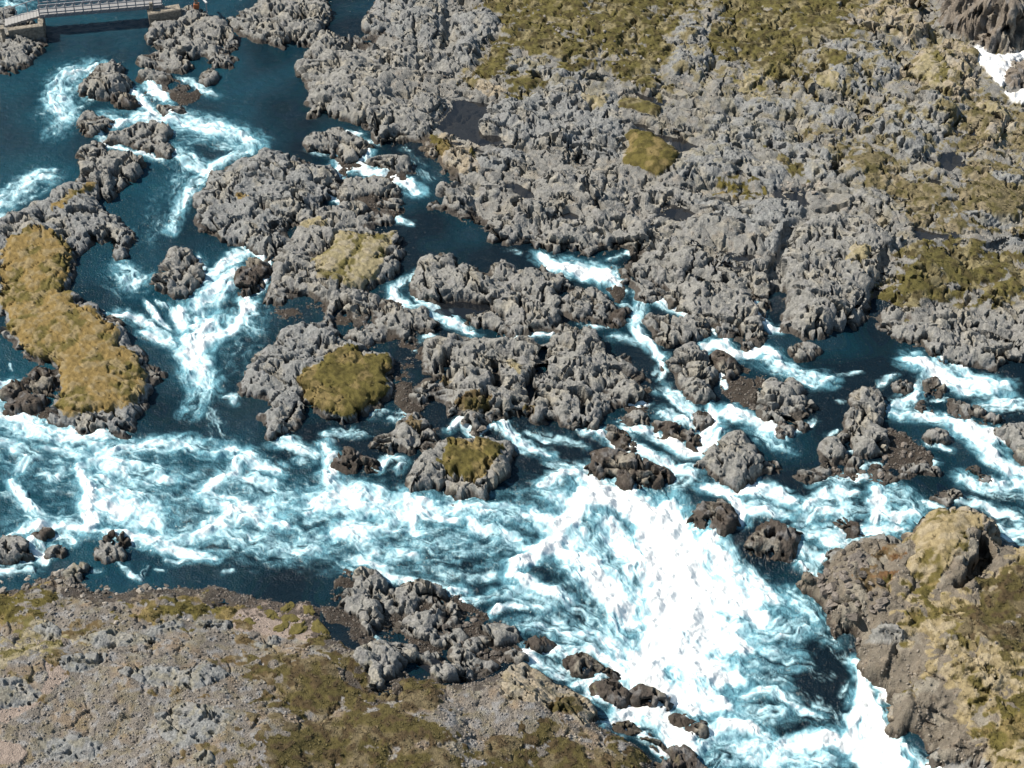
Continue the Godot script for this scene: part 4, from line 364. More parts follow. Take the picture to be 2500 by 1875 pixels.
	[0.67,0.8,0.4,[-34.01,19.17,-32.78,18.84,-31.84,18.68,-31.23,18.99]],
	[0.33,0.75,0.4,[-25.6,18.64,-24.79,19.55,-24.04,20.16]],
	[0.21,0.6,0.4,[-24.04,20.16,-23.95,19.22,-23.77,18.71]],
	[0.76,0.8,1,[-27.5,15.43,-25.61,16.05,-24.01,16.44,-22.96,16.09,-21.35,15.76,-19.74,15.3]],
	[0.65,0.95,0.9,[-23.99,16.59,-22.83,16.99,-21.12,17.42,-19.67,17.59]],
	[0.33,0.8,0.6,[-22.68,18.04,-22,18.18,-21.06,17.88,-19.43,17.75]],
	[0.98,1,0.9,[-20.81,15.61,-19.5,14.52,-18.26,13.7,-17.04,13.53,-16.05,14.33]],
	[0.93,0.75,1,[-19.8,14.84,-18.33,15.93,-16.71,16.54,-14.91,16.94,-12.93,16.93]],
	[0.94,0.75,1,[-21.41,11.97,-20.08,12.6,-18.65,13.22,-17.09,13.05,-15.56,12.56]],
	[1.15,0.4,1,[-15.97,14.01,-14.44,14.81,-13.02,15.73,-11.89,16.03]],
	[0.25,0.7,0.3,[-18.93,19.13,-18.19,18.89]],
	[0.17,0.6,0.3,[-27.28,19.46,-26.75,19.38]],
	[0.15,0.7,0.3,[-23.32,18.83,-22.76,18.95]],
	[0.91,0.95,0.9,[-14.03,11.91,-12.63,12.25,-11.24,12.73,-9.83,13.5]],
	[0.81,1,0.9,[-11.81,15.57,-10.83,15.26,-9.67,16.02]],
	[0.57,0.9,0.7,[-10.87,17.86,-10.12,17.71,-9.2,18.43]],
	[1.2,0.85,1,[-13.22,12.57,-11.15,12.89,-9.11,13.01,-7.33,12.51,-5.73,12.83]],
	[0.63,1.05,0.8,[-7.13,11.86,-6.63,12.99,-5.69,13.96,-3.89,14.11]],
	[0.92,0.95,1,[-11.77,15.26,-10.8,14.79,-9.42,15.4,-8.13,14.44,-7.05,13.64]],
	[0.7,0.8,1,[-11.18,15.72,-10.01,16.64,-8.42,17.38,-6.44,17.51]],
	[1.14,0.65,1,[-8.76,15.24,-7.19,15.55,-5.39,16.01,-3.4,15.8]],
	[1.15,0.75,1,[-5.71,13.32,-4.14,12.99,-2.33,13.11,-0.52,13.27,1.06,13.85]],
	[0.7,0.95,0.9,[-2.87,14.23,-2.3,15.12,-1.3,14.91,-0.07,15.74,1.04,16.65]],
	[0.88,0.35,0.9,[-4.48,16.75,-2.82,16.93,-1.17,16.53]],
	[0.54,0.7,0.6,[-10.8,17.86,-9.24,18.43,-7.92,18.65]],
	[0.49,0.95,0.7,[-8.78,18.84,-7.89,19.35,-6.35,19.75,-4.6,20.19,-3.09,20.46]],
	[0.54,0.7,0.7,[-5.52,18.6,-3.98,19.17,-2.24,19.25,-1.16,18.94]],
	[0.52,0.6,0.6,[-5.25,20.34,-3.5,21.2,-2.21,21.26,-0.93,20.8]],
	[0.32,0.95,0.6,[-1.34,22.3,-0.71,21.74,0.15,21.46,1.01,21.69]],
	[0.19,0.9,0.3,[-4.03,21.36,-3.71,21.49]],
	[0.26,0.8,0.3,[-8.5,25.08,-8.25,25.62]],
	[0.17,0.7,0.3,[-2.17,24.24,-1.85,24.65]],
	[0.69,1,0.8,[2.11,10.99,2.93,9.95,4.1,9.39,5.25,9.55]],
	[1.02,0.75,0.9,[2.33,11.63,3.35,11.89,4.01,12.84]],
	[1.3,1.15,0.8,[5.24,9.88,6.12,10.88,7.46,11.76,8.81,12.33]],
	[0.68,1.2,0.8,[4.74,11.05,4.46,12.84,4.2,14.19]],
	[1.12,1.25,0.7,[4.47,12.45,6.53,12.07,8.46,12.56,10.13,13.36,11.21,14.18]],
	[0.73,1.15,0.8,[4.25,12.45,3.53,14.3,2.49,16.26,1.37,17.27,0.15,18.19,-0.07,19.09]],
	[0.66,1.05,0.8,[0.15,19.09,1.02,19.69,2.31,20.49,3.71,21.05]],
	[1.09,0.9,0.8,[1.62,13.56,2.74,14.48,3.84,15.44,5.04,16.53]],
	[1.45,1.1,0.8,[3.04,16.33,4.34,17.51,5.82,19.25,6.86,20.72,7.67,22.08]],
	[1.32,1.05,0.8,[6.7,13.93,7.51,15.88,8.3,17.92,8.64,19.83]],
	[1.36,1.35,0.7,[8.77,13.18,9.57,15.32,10.08,17.77,10.16,19.97,10.04,22.06,9.7,23.96]],
	[1.33,1.3,0.7,[11.21,14.18,11.58,16.85,11.88,18.96,12.06,20.91,11.67,23.21]],
	[1.28,1.3,0.7,[9.74,19.75,9.59,22.3,9.03,24.51,8.8,26.49]],
	[1.19,0.7,0.9,[0.48,19.98,1.88,20.52,3.38,21.32,4.86,22.16,6.32,23.37]],
	[0.65,0.7,0.9,[-1.14,20.8,0.15,20.53,1.22,21.31,2.29,21.69]],
	[0.94,0.75,0.8,[0.47,23.21,1.85,22.84,3.34,23.16,4.81,23.83,5.83,24.9]],
	[0.6,1.05,0.7,[0.98,25.44,1.93,24.74,3.09,25.1,4.14,25.09,5.2,24.94,6.12,25.52,6.81,26.58]],
	[0.72,1,0.6,[0.98,25.71,2.02,26.33,3.05,26.85,4.31,26.46]],
	[0.49,0.9,0.6,[3.86,27.61,4.91,27.06,5.97,26.8]],
	[0.5,0.95,0.6,[4.69,27.73,4.77,28.36,5.68,28.85]],
	[0.96,1,0.7,[5.67,23.5,6.69,24.68,7.46,26.27,7.37,27.87]],
	[0.98,1.25,0.8,[7.75,24.81,8.28,26.51,9.27,27.42,10.45,28.26,11.22,29.02]],
	[1.06,1.1,0.7,[6.02,30.34,7.08,29.57,8.15,28.78,8.72,29.6,9.7,30.32,10.63,31.35]],
	[0.52,0.95,0.5,[6.83,30.52,8,31.47,8.94,32.48,9.3,33.02]],
	[0.85,1,0.6,[9.1,30.07,10.01,31.61,10.95,32.38]],
	[1.46,1.35,0.7,[10.46,12.6,10.65,15.3,10.77,18.34,10.82,20.99]],
	[1.44,1.2,0.8,[11.92,17.72,12.73,18.87,13.95,20,15.16,20.94,15.92,21.88]],
	[1.26,1.05,0.8,[12.97,15.53,13.96,17.13,15.16,18.66,16.34,19.89,17.36,20.49]],
	[1.8,1.2,0.8,[10.69,19.65,11.84,21.8,13.01,23.24,14.42,24.08]],
	[1.5,1.2,0.9,[10.21,23.69,11.38,25.11,12.56,26.13,13.78,26.57]],
	[1.13,1.1,1,[10.48,25.92,11.41,27.46,12.27,28.4,13.16,28.86]],
	[1.18,0.7,1,[14.55,22.68,16.01,23.01,17.54,22.72,18.68,22.16]],
	[1.19,0.55,1,[14.79,24.6,16.25,24.85,17.71,25.05]],
	[1,0.6,0.9,[14.05,25.84,15.49,26.1,16.9,26.64]],
	[0.77,0.35,0.8,[18.65,22.41,19.68,22.84,20.66,23.6]],
	[0.75,0.55,1,[18.34,19.6,19.06,20.79,19.57,21.89]],
	[0.52,0.45,0.2,[19.84,23.34,20.35,24.28,21.21,24.98]],
	[0.84,0.32,0.15,[18.1,25.3,19.09,25.82,20.06,26.36]],
	[0.72,0.35,0.3,[18.05,27.43,18.76,28.43,19.7,29.16,20.17,30.16]],
	[0.61,0.85,0.8,[14.5,27.82,15.58,27.33,16.38,27.62,17.69,28.79,18.82,29.55]],
	[1,0.6,0.8,[12.88,29.65,14.15,29.25,15.38,29.25,16.62,29.13]],
	[0.7,1,0.9,[11.04,32.11,11.94,31.04,13.04,30.16,14.47,30.15,15.6,31.1]],
	[1.3,0.8,1,[11.98,32.82,13.48,31.94,14.89,32.08,15.59,33.03]],
	[0.79,1.05,0.7,[8.8,29.34,9.35,30.32,9.87,31.61]],
	[0.81,1.1,0.9,[15.62,32.78,16.74,31.79,18.2,31.33,19.4,31.38,20.39,31.6]],
	[1.12,0.85,1,[16.25,32.53,17.65,32.54,19.21,32.83]],
	[0.57,1.2,0.7,[21.79,25.29,22.07,26.15,22,27.41,21.52,28.61,20.82,29.9,20.75,31.13]],
	[0.53,1.15,0.7,[22.62,26.62,23.04,27.28,23.56,27.83,22.69,28.39]],
	[0.97,1.3,0.7,[21.89,28.24,22.09,29.64,22.09,30.92,22.54,32.04,23.13,33.32]],
	[1.04,1.3,0.7,[20.62,31.36,21.35,32,22.01,32.96,22.63,34]],
	[0.48,0.95,0.5,[23.15,31.65,23.81,32.33,24.44,33.28,26.17,34.19,27.77,35.03]],
	[0.32,0.7,0.4,[20.68,24.98,21.48,25.27,21.6,25.83]],
	[0.21,0.6,0.4,[20.68,27.16,20.38,27.9,21.03,26.91]],
	[0.41,1,0.5,[-4.45,5.36,-3.64,4.53,-3.03,5.5,-2.67,5.81]],
	[0.38,0.95,0.5,[-2.2,5.47,-1.26,4.96,-0.78,5.44]],
	[0.62,1,0.7,[-0.67,4.47,-0.07,5.75,0.52,6.73,1.57,7.24,2.62,7.74]],
	[0.55,0.55,0.5,[1.11,5.4,2.53,6.06,3.7,6.23,5.1,6.9]],
	[0.37,0.7,0.4,[4.43,5.28,5.13,5.62,6.08,5.51,7,6.2]],
	[0.63,1,0.6,[6.31,5.84,7.68,6.71,9.04,7.6,10.38,8.64,11.71,9.46]],
	[0.62,0.95,0.6,[8,4.94,9.16,5.44,10.31,6.08,11.43,6.94,12.56,7.46]],
	[0.43,0.95,0.4,[8.33,2.91,9.04,3.09,9.77,2.91]],
	[0.67,0.7,0.6,[2.72,8.6,4.34,9.05,5.95,9.38]],
	[0.66,0.8,0.5,[11.22,1.05,12.22,2.35,13.06,3.94]],
	[0.47,0.8,0.4,[10.78,4.14,11.82,4.58,12.75,4.89]],
	[0.75,0.85,0.5,[10.92,1.24,11.83,1.98,12.7,3.27,13.33,4.43]],
	[0.71,0.9,0.5,[10.75,3.8,11.92,4.27,12.93,5.05]],
	[0.49,1.1,0.6,[14.27,3.15,14.38,4.67,13.71,5.75,13.14,6.94]],
	[0.63,1.1,0.7,[10.16,5.75,11.17,6.59,12.14,7.81,13.07,7.81,13.86,6.79,14.65,5.71]],
	[0.81,1.1,0.8,[14.79,4.01,15.76,3.84,16.9,4.37,18.01,5.09,18.86,5.97]],
	[0.62,0.6,0.9,[16.76,5.8,17.88,6.33,18.49,7.17,19.38,7.62]],
	[0.83,0.95,0.6,[10,8.46,11.33,9.3,12.68,9.92]],
	[0.53,0.9,0.6,[10.8,10.59,11.71,10.63,12.69,9.77]],
	[0.31,1,0.4,[13.76,9.29,14.27,10.18,14.82,10.48]],
	[0.63,1.1,0.7,[13.18,10.94,13.97,11.11,14.85,11.44,15.44,12.43,15.49,14.2]],
	[0.88,1.1,0.7,[15.55,11.28,16.93,11.16,18.22,11.87,19.05,12.53]],
	[0.95,0.9,0.8,[15.83,13.08,17.38,13.31,18.24,13.66]],
	[0.76,1,0.7,[9.77,12.79,11.1,13.34]],
	[0.72,1.1,0.7,[14.43,-3.35,15.69,-3.53,16.46,-2.44,17.59,-2.64,18.75,-3.01,19.53,-2.22]],
	[0.19,0.9,0.3,[15.07,-5.26,15.49,-4.21]],
	[0.4,1.1,0.6,[18.18,-8.67,18.72,-7.7,18.98,-6.41,19.49,-5.31,20.25,-5.31]],
	[0.93,0.9,0.8,[18.75,-1.85,19.87,-0.92,21.01,-0.18,22.16,0.4,23.01,0.4]],
	[0.22,0.6,0.4,[23.44,-0.08,24.56,-0.24,25.69,-0.47]],
	[0.29,0.9,0.5,[15.24,-1.21,15.36,0.28,15.64,1.22]],
	[0.47,0.8,0.4,[10.52,-0.4,11.28,-0.74]],
	[0.36,0.8,0.4,[10.31,-3.03,10.86,-1.86]],
	[0.42,0.95,0.5,[11.02,-8.68,11.99,-7.85,12.82,-7.01]],
	[1.11,1.05,0.8,[29.52,-1.51,30.66,-0.97,31.66,0.28,32.74,1.02,34.16,1.21,35.7,1.38]],
	[0.63,0.9,0.6,[31.68,-1.88,32.4,-1.04,33.66,0.08,35.2,0.84]],
	[0.26,0.6,0.3,[29.68,-2.44,30.37,-2.21]],
	[0.42,0.9,0.5,[30.35,-0.6,29.92,0.5,29.34,1.76]],
	[0.36,0.7,0.5,[26.65,1.18,27.27,0.3,28.06,-0.05]],
	[0.67,0.9,0.7,[27.07,3.24,28.1,2.76,29.16,2.1]],
	[0.68,0.95,0.7,[26.96,3.92,28.35,4.14,29.73,4.37,31.06,4.91,32.14,5.44]],
	[1.08,1.1,0.7,[31.67,5.44,32.74,5.97,33.81,6.51,34.55,6.87]],
	[0.84,1.05,0.8,[32.47,6.15,32.89,7.56,33.58,8.73,34.45,9.62,35.56,10.4]],
	[0.97,0.85,0.6,[34.08,3.38,35.44,3.2,37.39,3.02]],
	[0.3,0.7,0.3,[30.27,2.65,31.38,2.49]],
	[0.45,0.85,0.5,[27.71,9.31,28.68,8.99,29.34,9.18]],
	[0.34,0.8,0.4,[29.12,7.14,29.9,7.35,30.61,7.89]],
	[0.79,0.95,0.7,[31.03,10.63,32.11,11.55,33.52,11.37,34.96,11.04]],
	[0.67,1,0.6,[34.5,10.55,35.54,11.54,35.17,13.17]],
	[0.44,0.9,0.4,[28.04,12.76,28.84,13.29,29.26,13.47]],
	[0.63,0.9,0.6,[30.38,12.86,31.79,13.18,32.74,13.98,34.24,14.3]],
	[0.67,0.4,0.4,[32.36,12.04,33.54,12.36,35.09,12.52]],
	[0.26,0.9,0.3,[24.27,7.61,24.42,8.12]],
	[0.31,0.8,0.3,[22.37,6.18,23,5.85]],
	[0.3,0.8,0.4,[24.11,9.52,24.95,9.27,25.52,9.29]],
	[0.29,0.7,0.3,[23.29,7.91,23.73,8.1]],
	[0.31,0.7,0.4,[19.92,5.96,20.81,5.46,21.62,4.62]],
	[0.31,0.7,0.4,[23.32,2.59,24.02,2.75]],
	[0.59,0.8,0.6,[20.66,10.58,21.83,10.31,22.66,10.99,23.43,10.37,24.34,10.41]],
	[0.67,0.95,0.7,[19.74,13.34,20.92,12.07,22.36,11.47,23.45,11.82]],
	[0.7,0.75,0.7,[22.18,11.14,22.62,12.8,22.17,14.4]],
	[0.56,1.1,0.8,[24.84,11.67,24.83,13.12,24.38,14.57]],
	[0.99,0.8,1,[25.31,11.52,26.34,12.19,27.08,13.17,27.36,14.14]],
	[0.75,0.9,0.7,[19.64,13.26,21.11,12.32,22.26,12.21]],
	[0.66,0.8,0.8,[19.36,14.65,20.5,13.58,21.6,13.66,22.97,13.52,24.12,13.36]],
	[0.75,1.05,0.9,[25.05,11.75,24.71,13.2,25.34,14.16,26.96,13.88]],
	[0.69,0.9,0.9,[19.62,15.32,20.94,15.39,22.21,15.79,24.03,15.41,25.83,15.26]],
	[0.49,1,0.6,[20.67,15.87,21.49,16.34,22.58,16.34]],
	[0.63,0.85,0.7,[18.77,16.28,19.51,16.63,20.13,17.12,20.67,17]],
	[0.43,0.9,0.6,[19.13,17.42,19.74,17.85,20.02,18.27]],
	[0.31,0.7,0.4,[18.11,14.77,18.52,15.18,19.28,15.32]],
	[0.1,0.8,0.3,[16.87,16.47,17.97,16.64,18.62,16.85]],
	[1.05,0.9,0.7,[32.41,15.53,33.31,16,34.86,16.46]],
	[0.78,0.5,0.6,[32.78,14.87,34.16,14.7]],
	[3.45,0.3,1,[-37.32,7.02,-30.78,8.88,-24.66,11.08,-15.81,13.76,-6.41,14.6,1.38,13.62]],
	[1.88,0.35,1,[-32.55,14.31,-25.02,14.73,-15.51,16.79,-6.29,17.56,-0.18,16.48]],
	[2.74,0.7,1,[4.22,13.35,5.67,17.45,7.49,21.36,9,25.07]],
	[2.2,0.95,1,[10.95,14.71,11.51,19.53,11.41,23.75]],
]
# loose stones: label, group, how many, least and greatest size, wet, region
var STONES := [
	["angular stone on the bouldery shore at the water edge","stones of the bouldery shore",60,0.25,0.75,0,[-34.78,19.92,-31.84,19.08,-29.74,19.18,-27.66,20.15,-25.34,21.03,-23.35,20.43,-21.52,19.94,-20.15,20.43,-22.1,21.43,-25.14,22.06,-27.6,21.56,-29.51,21.57,-34.47,21.18]],
	["angular block of the rubble slope under the mossy knob","blocks of the rubble slope",75,0.35,0.95,1,[20.45,18.17,21.39,17.21,22.58,18.07,23.58,18.52,22.92,20.07,23.44,21.5,23.95,23.02,23.11,23.41,22.59,24.59,21.82,24.29,21.24,23.09,20.38,22.21,20.1,20.93,19.58,19.13]],
	["loose stone on the sheltered lava flat","stones on the lava flat",45,0.2,0.5,0,[1.48,-50.68,9.14,-46.97,13.52,-40.65,13.1,-35.92,10.28,-38.42,7.45,-42.11,3,-47.33]],
	["stone in the shallows by the maze of rocks","stones in the shallows by the rocks",22,0.25,0.55,1,[-4.28,23.85,-2.19,22.7,-1.65,23.77,-1.84,25.02,-0.48,25.15,0.56,26.11,-1.1,26.68,-2.14,26,-3.19,25.64]],
	["stone on the shallow bar in the side rapids","stones of the side rapids",30,0.25,0.6,1,[17.5,3.08,18.49,5.02,19.86,5.38,19.01,6.6,17.89,3.95,16.49,3.59]],
	["stone in the shallows around the tall jagged ridge","stones around the jagged ridge",36,0.25,0.65,1,[26.29,5.08,27.88,5.46,30.16,7.13,29.45,9.77,26.43,10.77,23.4,10.47,21.46,9.61,23.07,8.63,24.97,9.06]],
	["stone on the gravel bank near the pink sand","stones on the gravel bank",30,0.2,0.45,0,[-29.45,21.86,-25.14,22.06,-21.87,22.64,-18.08,23.71,-21.49,25.11,-26.72,24.91,-29.69,23.29]],
	["stone lying in the black shallows behind the golden moss islet","stones behind the golden islet",18,0.3,0.6,1,[-37.85,-1.44,-35.72,-0.67,-33.56,1.56,-33.94,3.33,-35.66,3.05,-36.69,1.61]],
	["loose stone at the lip of the craggy moss tufted islet","stones along the craggy islet",24,0.3,0.7,0,[-4.87,3.13,-3.4,4.79,-1.26,5.07,1.12,4.55,3.49,4.88,6.33,4.98,5.84,5.76,2.3,5.02,-2.43,5.91,-4.6,4.14]],
	["stone at the foot of the arching lava tongue","stones at the lava tongues",20,0.25,0.55,0,[22.24,-22.79,24.49,-22.21,26,-21.34,25.14,-19.87,23.37,-20.85,22.07,-21.34]],
]
var CUSHIONS := [[-14.28,22.77,0.55],[-12.89,22.98,0.5],[-14.42,24.55,0.5],[-13.36,24.78,0.65],[-12.1,24.73,0.75],[-16.56,24.07,0.4],[-15.22,23.42,0.5],[-13.98,23.77,0.55],[-15.97,22.84,0.25],[-12.41,24.22,0.3]]

const NX := 1150
var NZ := 0
var zs := PackedFloat32Array()
var hw := PackedFloat32Array()
# one value per grid point
var PX := PackedFloat32Array()
var BL := PackedFloat32Array()     # local river level
var PL := PackedFloat32Array()     # height of the ground without its lumps
var AM := PackedFloat32Array()     # how lumpy
var OW := PackedInt32Array()       # 0 ground, k + 1 rock k, then snow
var MI := PackedInt32Array()       # moss patch, 0 none
var MS := PackedFloat32Array()
var EN := PackedFloat32Array()     # noise along outlines
var DR := PackedFloat32Array()     # metres inside dry land
var GK := PackedInt32Array()       # ground kind
var WI := PackedFloat32Array()     # foam
var WA := PackedFloat32Array()     # air in the water
var PV := PackedVector3Array()
var NV := PackedVector3Array()
var CV := PackedColorArray()
var PO := PackedInt32Array()       # still pool, 0 none
var levels := PackedFloat32Array()
var moss_kind: Array[String] = [""]
var moss_owner := PackedInt32Array([0])
var rock_nodes: Array = []
var ground: MeshInstance3D
var remap := PackedInt32Array()

# ------------------------------------------------------------------ helpers
func mk_noise(seed_value: int, freq: float, octaves := 3, type := FastNoiseLite.TYPE_SIMPLEX_SMOOTH) -> FastNoiseLite:
	var n := FastNoiseLite.new()
	n.seed = seed_value
	n.noise_type = type
	n.frequency = freq
	n.fractal_type = FastNoiseLite.FRACTAL_FBM if octaves > 1 else FastNoiseLite.FRACTAL_NONE
	n.fractal_octaves = octaves
	return n

func pts_of(a: Array) -> PackedVector2Array:
	var p := PackedVector2Array()
	for i in a.size() / 2:
		p.append(Vector2(a[i * 2], a[i * 2 + 1]))
	return p

# signed distance to an outline on a lattice (positive inside)
class Lattice:
	var x0 := 0.0
	var z0 := 0.0
	var x1 := 0.0
	var z1 := 0.0
	var nx := 0
	var nz := 0
	var step := 0.25
	var v := PackedFloat32Array()
	func at(x: float, z: float) -> float:
		var fx := (x - x0) / step
		var fz := (z - z0) / step
		var i := clampi(int(fx), 0, nx - 2)
		var j := clampi(int(fz), 0, nz - 2)
		fx -= i
		fz -= j
		var k := j * nx + i
		return (v[k] * (1.0 - fx) + v[k + 1] * fx) * (1.0 - fz) + (v[k + nx] * (1.0 - fx) + v[k + nx + 1] * fx) * fz

func lattice(p: PackedVector2Array, margin: float, step := 0.25) -> Lattice:
	var l := Lattice.new()
	l.step = step
	var lo := p[0]
	var hi := p[0]
	for q in p:
		lo = lo.min(q)
		hi = hi.max(q)
	l.x0 = maxf(lo.x - margin, -66.0)
	l.z0 = maxf(lo.y - margin, zs[0] - 1.0)
	l.x1 = minf(hi.x + margin, 66.0)
	l.z1 = minf(hi.y + margin, zs[NZ - 1] + 1.0)
	l.nx = maxi(2, int(ceil((l.x1 - l.x0) / step)) + 1)
	l.nz = maxi(2, int(ceil((l.z1 - l.z0) / step)) + 1)
	l.v.resize(l.nx * l.nz)
	var n := p.size()
	for j in l.nz:
		var z := l.z0 + j * step
		for i in l.nx:
			var x := l.x0 + i * step
			var best := 1e9
			var inside := false
			var ax := p[n - 1].x
			var az := p[n - 1].y
			for q in p:
				var bx := q.x
				var bz := q.y
				var ex := bx - ax
				var ez := bz - az
				var t := clampf(((x - ax) * ex + (z - az) * ez) / (ex * ex + ez * ez + 1e-6), 0.0, 1.0)
				var dx := x - ax - ex * t
				var dz := z - az - ez * t
				best = minf(best, dx * dx + dz * dz)
				if (az > z) != (bz > z) and x < ax + (z - az) * ex / ez:
					inside = not inside
				ax = bx
				az = bz
			l.v[j * l.nx + i] = sqrt(best) if inside else -sqrt(best)
	return l

func row_of(z: float) -> int:
	var a := 0
	var b := NZ - 1
	while b - a > 1:
		var m := (a + b) / 2
		if zs[m] < z:
			a = m
		else:
			b = m
	return a

# columns of a row between two x values
func col_lo(j: int, x: float) -> int:
	return clampi(int((x / hw[j] * 0.5 + 0.5) * (NX - 1)), 0, NX - 1)

func col_hi(j: int, x: float) -> int:
	return clampi(int((x / hw[j] * 0.5 + 0.5) * (NX - 1)) + 1, 0, NX - 1)

func smooth(a: float, b: float, x: float) -> float:
	var t := clampf((x - a) / (b - a), 0.0, 1.0)
	return t * t * (3.0 - 2.0 * t)

func numbered(called: String) -> String:
	var n := called
	var k := 0
	while has_node(NodePath(n)):
		k += 1
		n = "%s_%03d" % [called, k]
	return n

func tag(o: Node, label: String, category: String, group := "") -> void:
	o.set_meta("label", label)
	o.set_meta("category", category)
	if group != "":
		o.set_meta("group", group)

func lin(r: float, g: float, b: float) -> Color:
	return Color(r, g, b).linear_to_srgb()

# ------------------------------------------------------------------ scene
var t0 := 0
func lap(what: String) -> void:
	print("%s %.1fs" % [what, (Time.get_ticks_msec() - t0) / 1000.0])

func _ready() -> void:
	t0 = Time.get_ticks_msec()
	var cam := Camera3D.new()
	cam.name = "camera"
	cam.position = EYE
	cam.rotation_degrees = Vector3(-PITCH, 0, 0)
	cam.fov = FOV
	cam.far = 1500.0
	cam.near = 1.0
	add_child(cam)
	cam.current = true
	var sky_mat := ProceduralSkyMaterial.new()
	sky_mat.sky_top_color = Color(0.43, 0.55, 0.67)
	sky_mat.sky_horizon_color = Color(0.74, 0.79, 0.84)
	sky_mat.sky_curve = 0.12
	sky_mat.ground_bottom_color = Color(0.25, 0.24, 0.22)
	sky_mat.ground_horizon_color = Color(0.55, 0.60, 0.65)
	var sky := Sky.new()
	sky.sky_material = sky_mat
	var env := Environment.new()
	env.background_mode = Environment.BG_SKY
	env.sky = sky
	env.background_energy_multiplier = 0.6
	env.tonemap_mode = Environment.TONE_MAPPER_LINEAR
	env.tonemap_exposure = 1.36
	env.sdfgi_enabled = true
	env.ssao_enabled = true
	env.ssil_enabled = true
	var we := WorldEnvironment.new()
	we.name = "world_environment"
	we.environment = env
	add_child(we)
	var sun := DirectionalLight3D.new()
	sun.name = "sun"
	sun.light_energy = 1.6
	sun.light_color = Color(1.0, 0.965, 0.91)
	sun.light_angular_distance = 0.5
	sun.shadow_enabled = true
	sun.look_at_from_position(Vector3.ZERO, Vector3(0.70, -0.75, 0.10), Vector3.UP)
	add_child(sun)

	lay_grid()
	raise_land()
	lap("land")
	run_water()
	lap("runs")
	shape_surface()
	lap("surface")
	build_land()
	lap("land meshes")
	build_water()
	lap("water meshes")
	build_bridge()
	scatter_stones()
	lap("done")

# ------------------------------------------------------------------ the grid and the height of the land
func lay_grid() -> void:
	var s := sin(deg_to_rad(PITCH))
	var c := cos(deg_to_rad(PITCH))
	var z := -66.0
	while z < 40.0:
		var f := (EYE.z - z) * c + EYE.y * s
		zs.append(z)
		hw.append(0.2895 * f + 4.0)
		z += 0.00088 * f
	NZ = zs.size()
	var n := NX * NZ
	PX.resize(n); BL.resize(n); PL.resize(n); AM.resize(n); MS.resize(n); EN.resize(n); DR.resize(n); WI.resize(n); WA.resize(n)
	OW.resize(n); MI.resize(n); GK.resize(n); PO.resize(n)
	DR.fill(-9.0)
	# river and ground level from the control points, on a lattice of 1 m
	var lx := 140
	var lz := 112
	var lev := PackedFloat32Array()
	lev.resize(lx * lz)
	var cn := CTRL.size() / 3
	for j in lz:
		for i in lx:
			var x := -69.5 + i
			var zz := -68.0 + j
			var sw := 0.0
			var sh := 0.0
			for k in cn:
				var dx: float = CTRL[k * 3] - x
				var dz: float = CTRL[k * 3 + 1] - zz
				var w := pow(dx * dx + dz * dz + 0.6, -1.9)
				sw += w
				sh += w * float(CTRL[k * 3 + 2])
			lev[j * lx + i] = sh / sw
	var edge := mk_noise(11, 0.40, 3)
	edge.fractal_gain = 0.4
	var bed := mk_noise(12, 0.25, 3)
	for j in NZ:
		var zz := zs[j]
		var fz := zz + 68.0
		var jj := clampi(int(fz), 0, lz - 2)
		fz -= jj
		for i in NX:
			var k := j * NX + i
			var x := (float(i) / (NX - 1) * 2.0 - 1.0) * hw[j]
			PX[k] = x
			var fx := x + 69.5
			var ii := clampi(int(fx), 0, lx - 2)
			fx -= ii
			var q := jj * lx + ii
			var b := (lev[q] * (1.0 - fx) + lev[q + 1] * fx) * (1.0 - fz) + (lev[q + lx] * (1.0 - fx) + lev[q + lx + 1] * fx) * fz
			BL[k] = b
			EN[k] = edge.get_noise_2d(x, zz)
			PL[k] = b - 0.85 - 0.85 * smooth(-12.0, -40.0, x) + 0.75 * bed.get_noise_2d(x, zz)
			AM[k] = 0.3

func raise_poly(p: PackedVector2Array, h: float, rough: float, r: float, owner_id: int, wobble: float, fall: float, kind := 0) -> void:
	var l := lattice(p, 1.4)
	var land := owner_id == 0
	for j in range(row_of(l.z0), row_of(l.z1) + 1):
		var z := zs[j]
		if z < l.z0 or z > l.z1:
			continue
		for i in range(col_lo(j, l.x0), col_hi(j, l.x1) + 1):
			var k := j * NX + i
			var s := l.at(PX[k], z) + EN[k] * wobble + (0.0 if land else 0.40)
			if s < -1.2:
				continue
			var y := BL[k] - 0.1
			if s > 0.0:
				y += (h + 0.1) * (1.0 - exp(-1.7 * s / r))
			elif s > -0.8:
				y += s * fall * 0.4
			else:
				y += (s * 2.5 + 1.68) * fall
			if land and kind != 5:
				DR[k] = maxf(DR[k], s)
			if y > PL[k]:
				PL[k] = y
				OW[k] = owner_id
				AM[k] = rough * clampf((s + 0.3) / 0.7, 0.25, 1.0)
				if land:
					GK[k] = kind

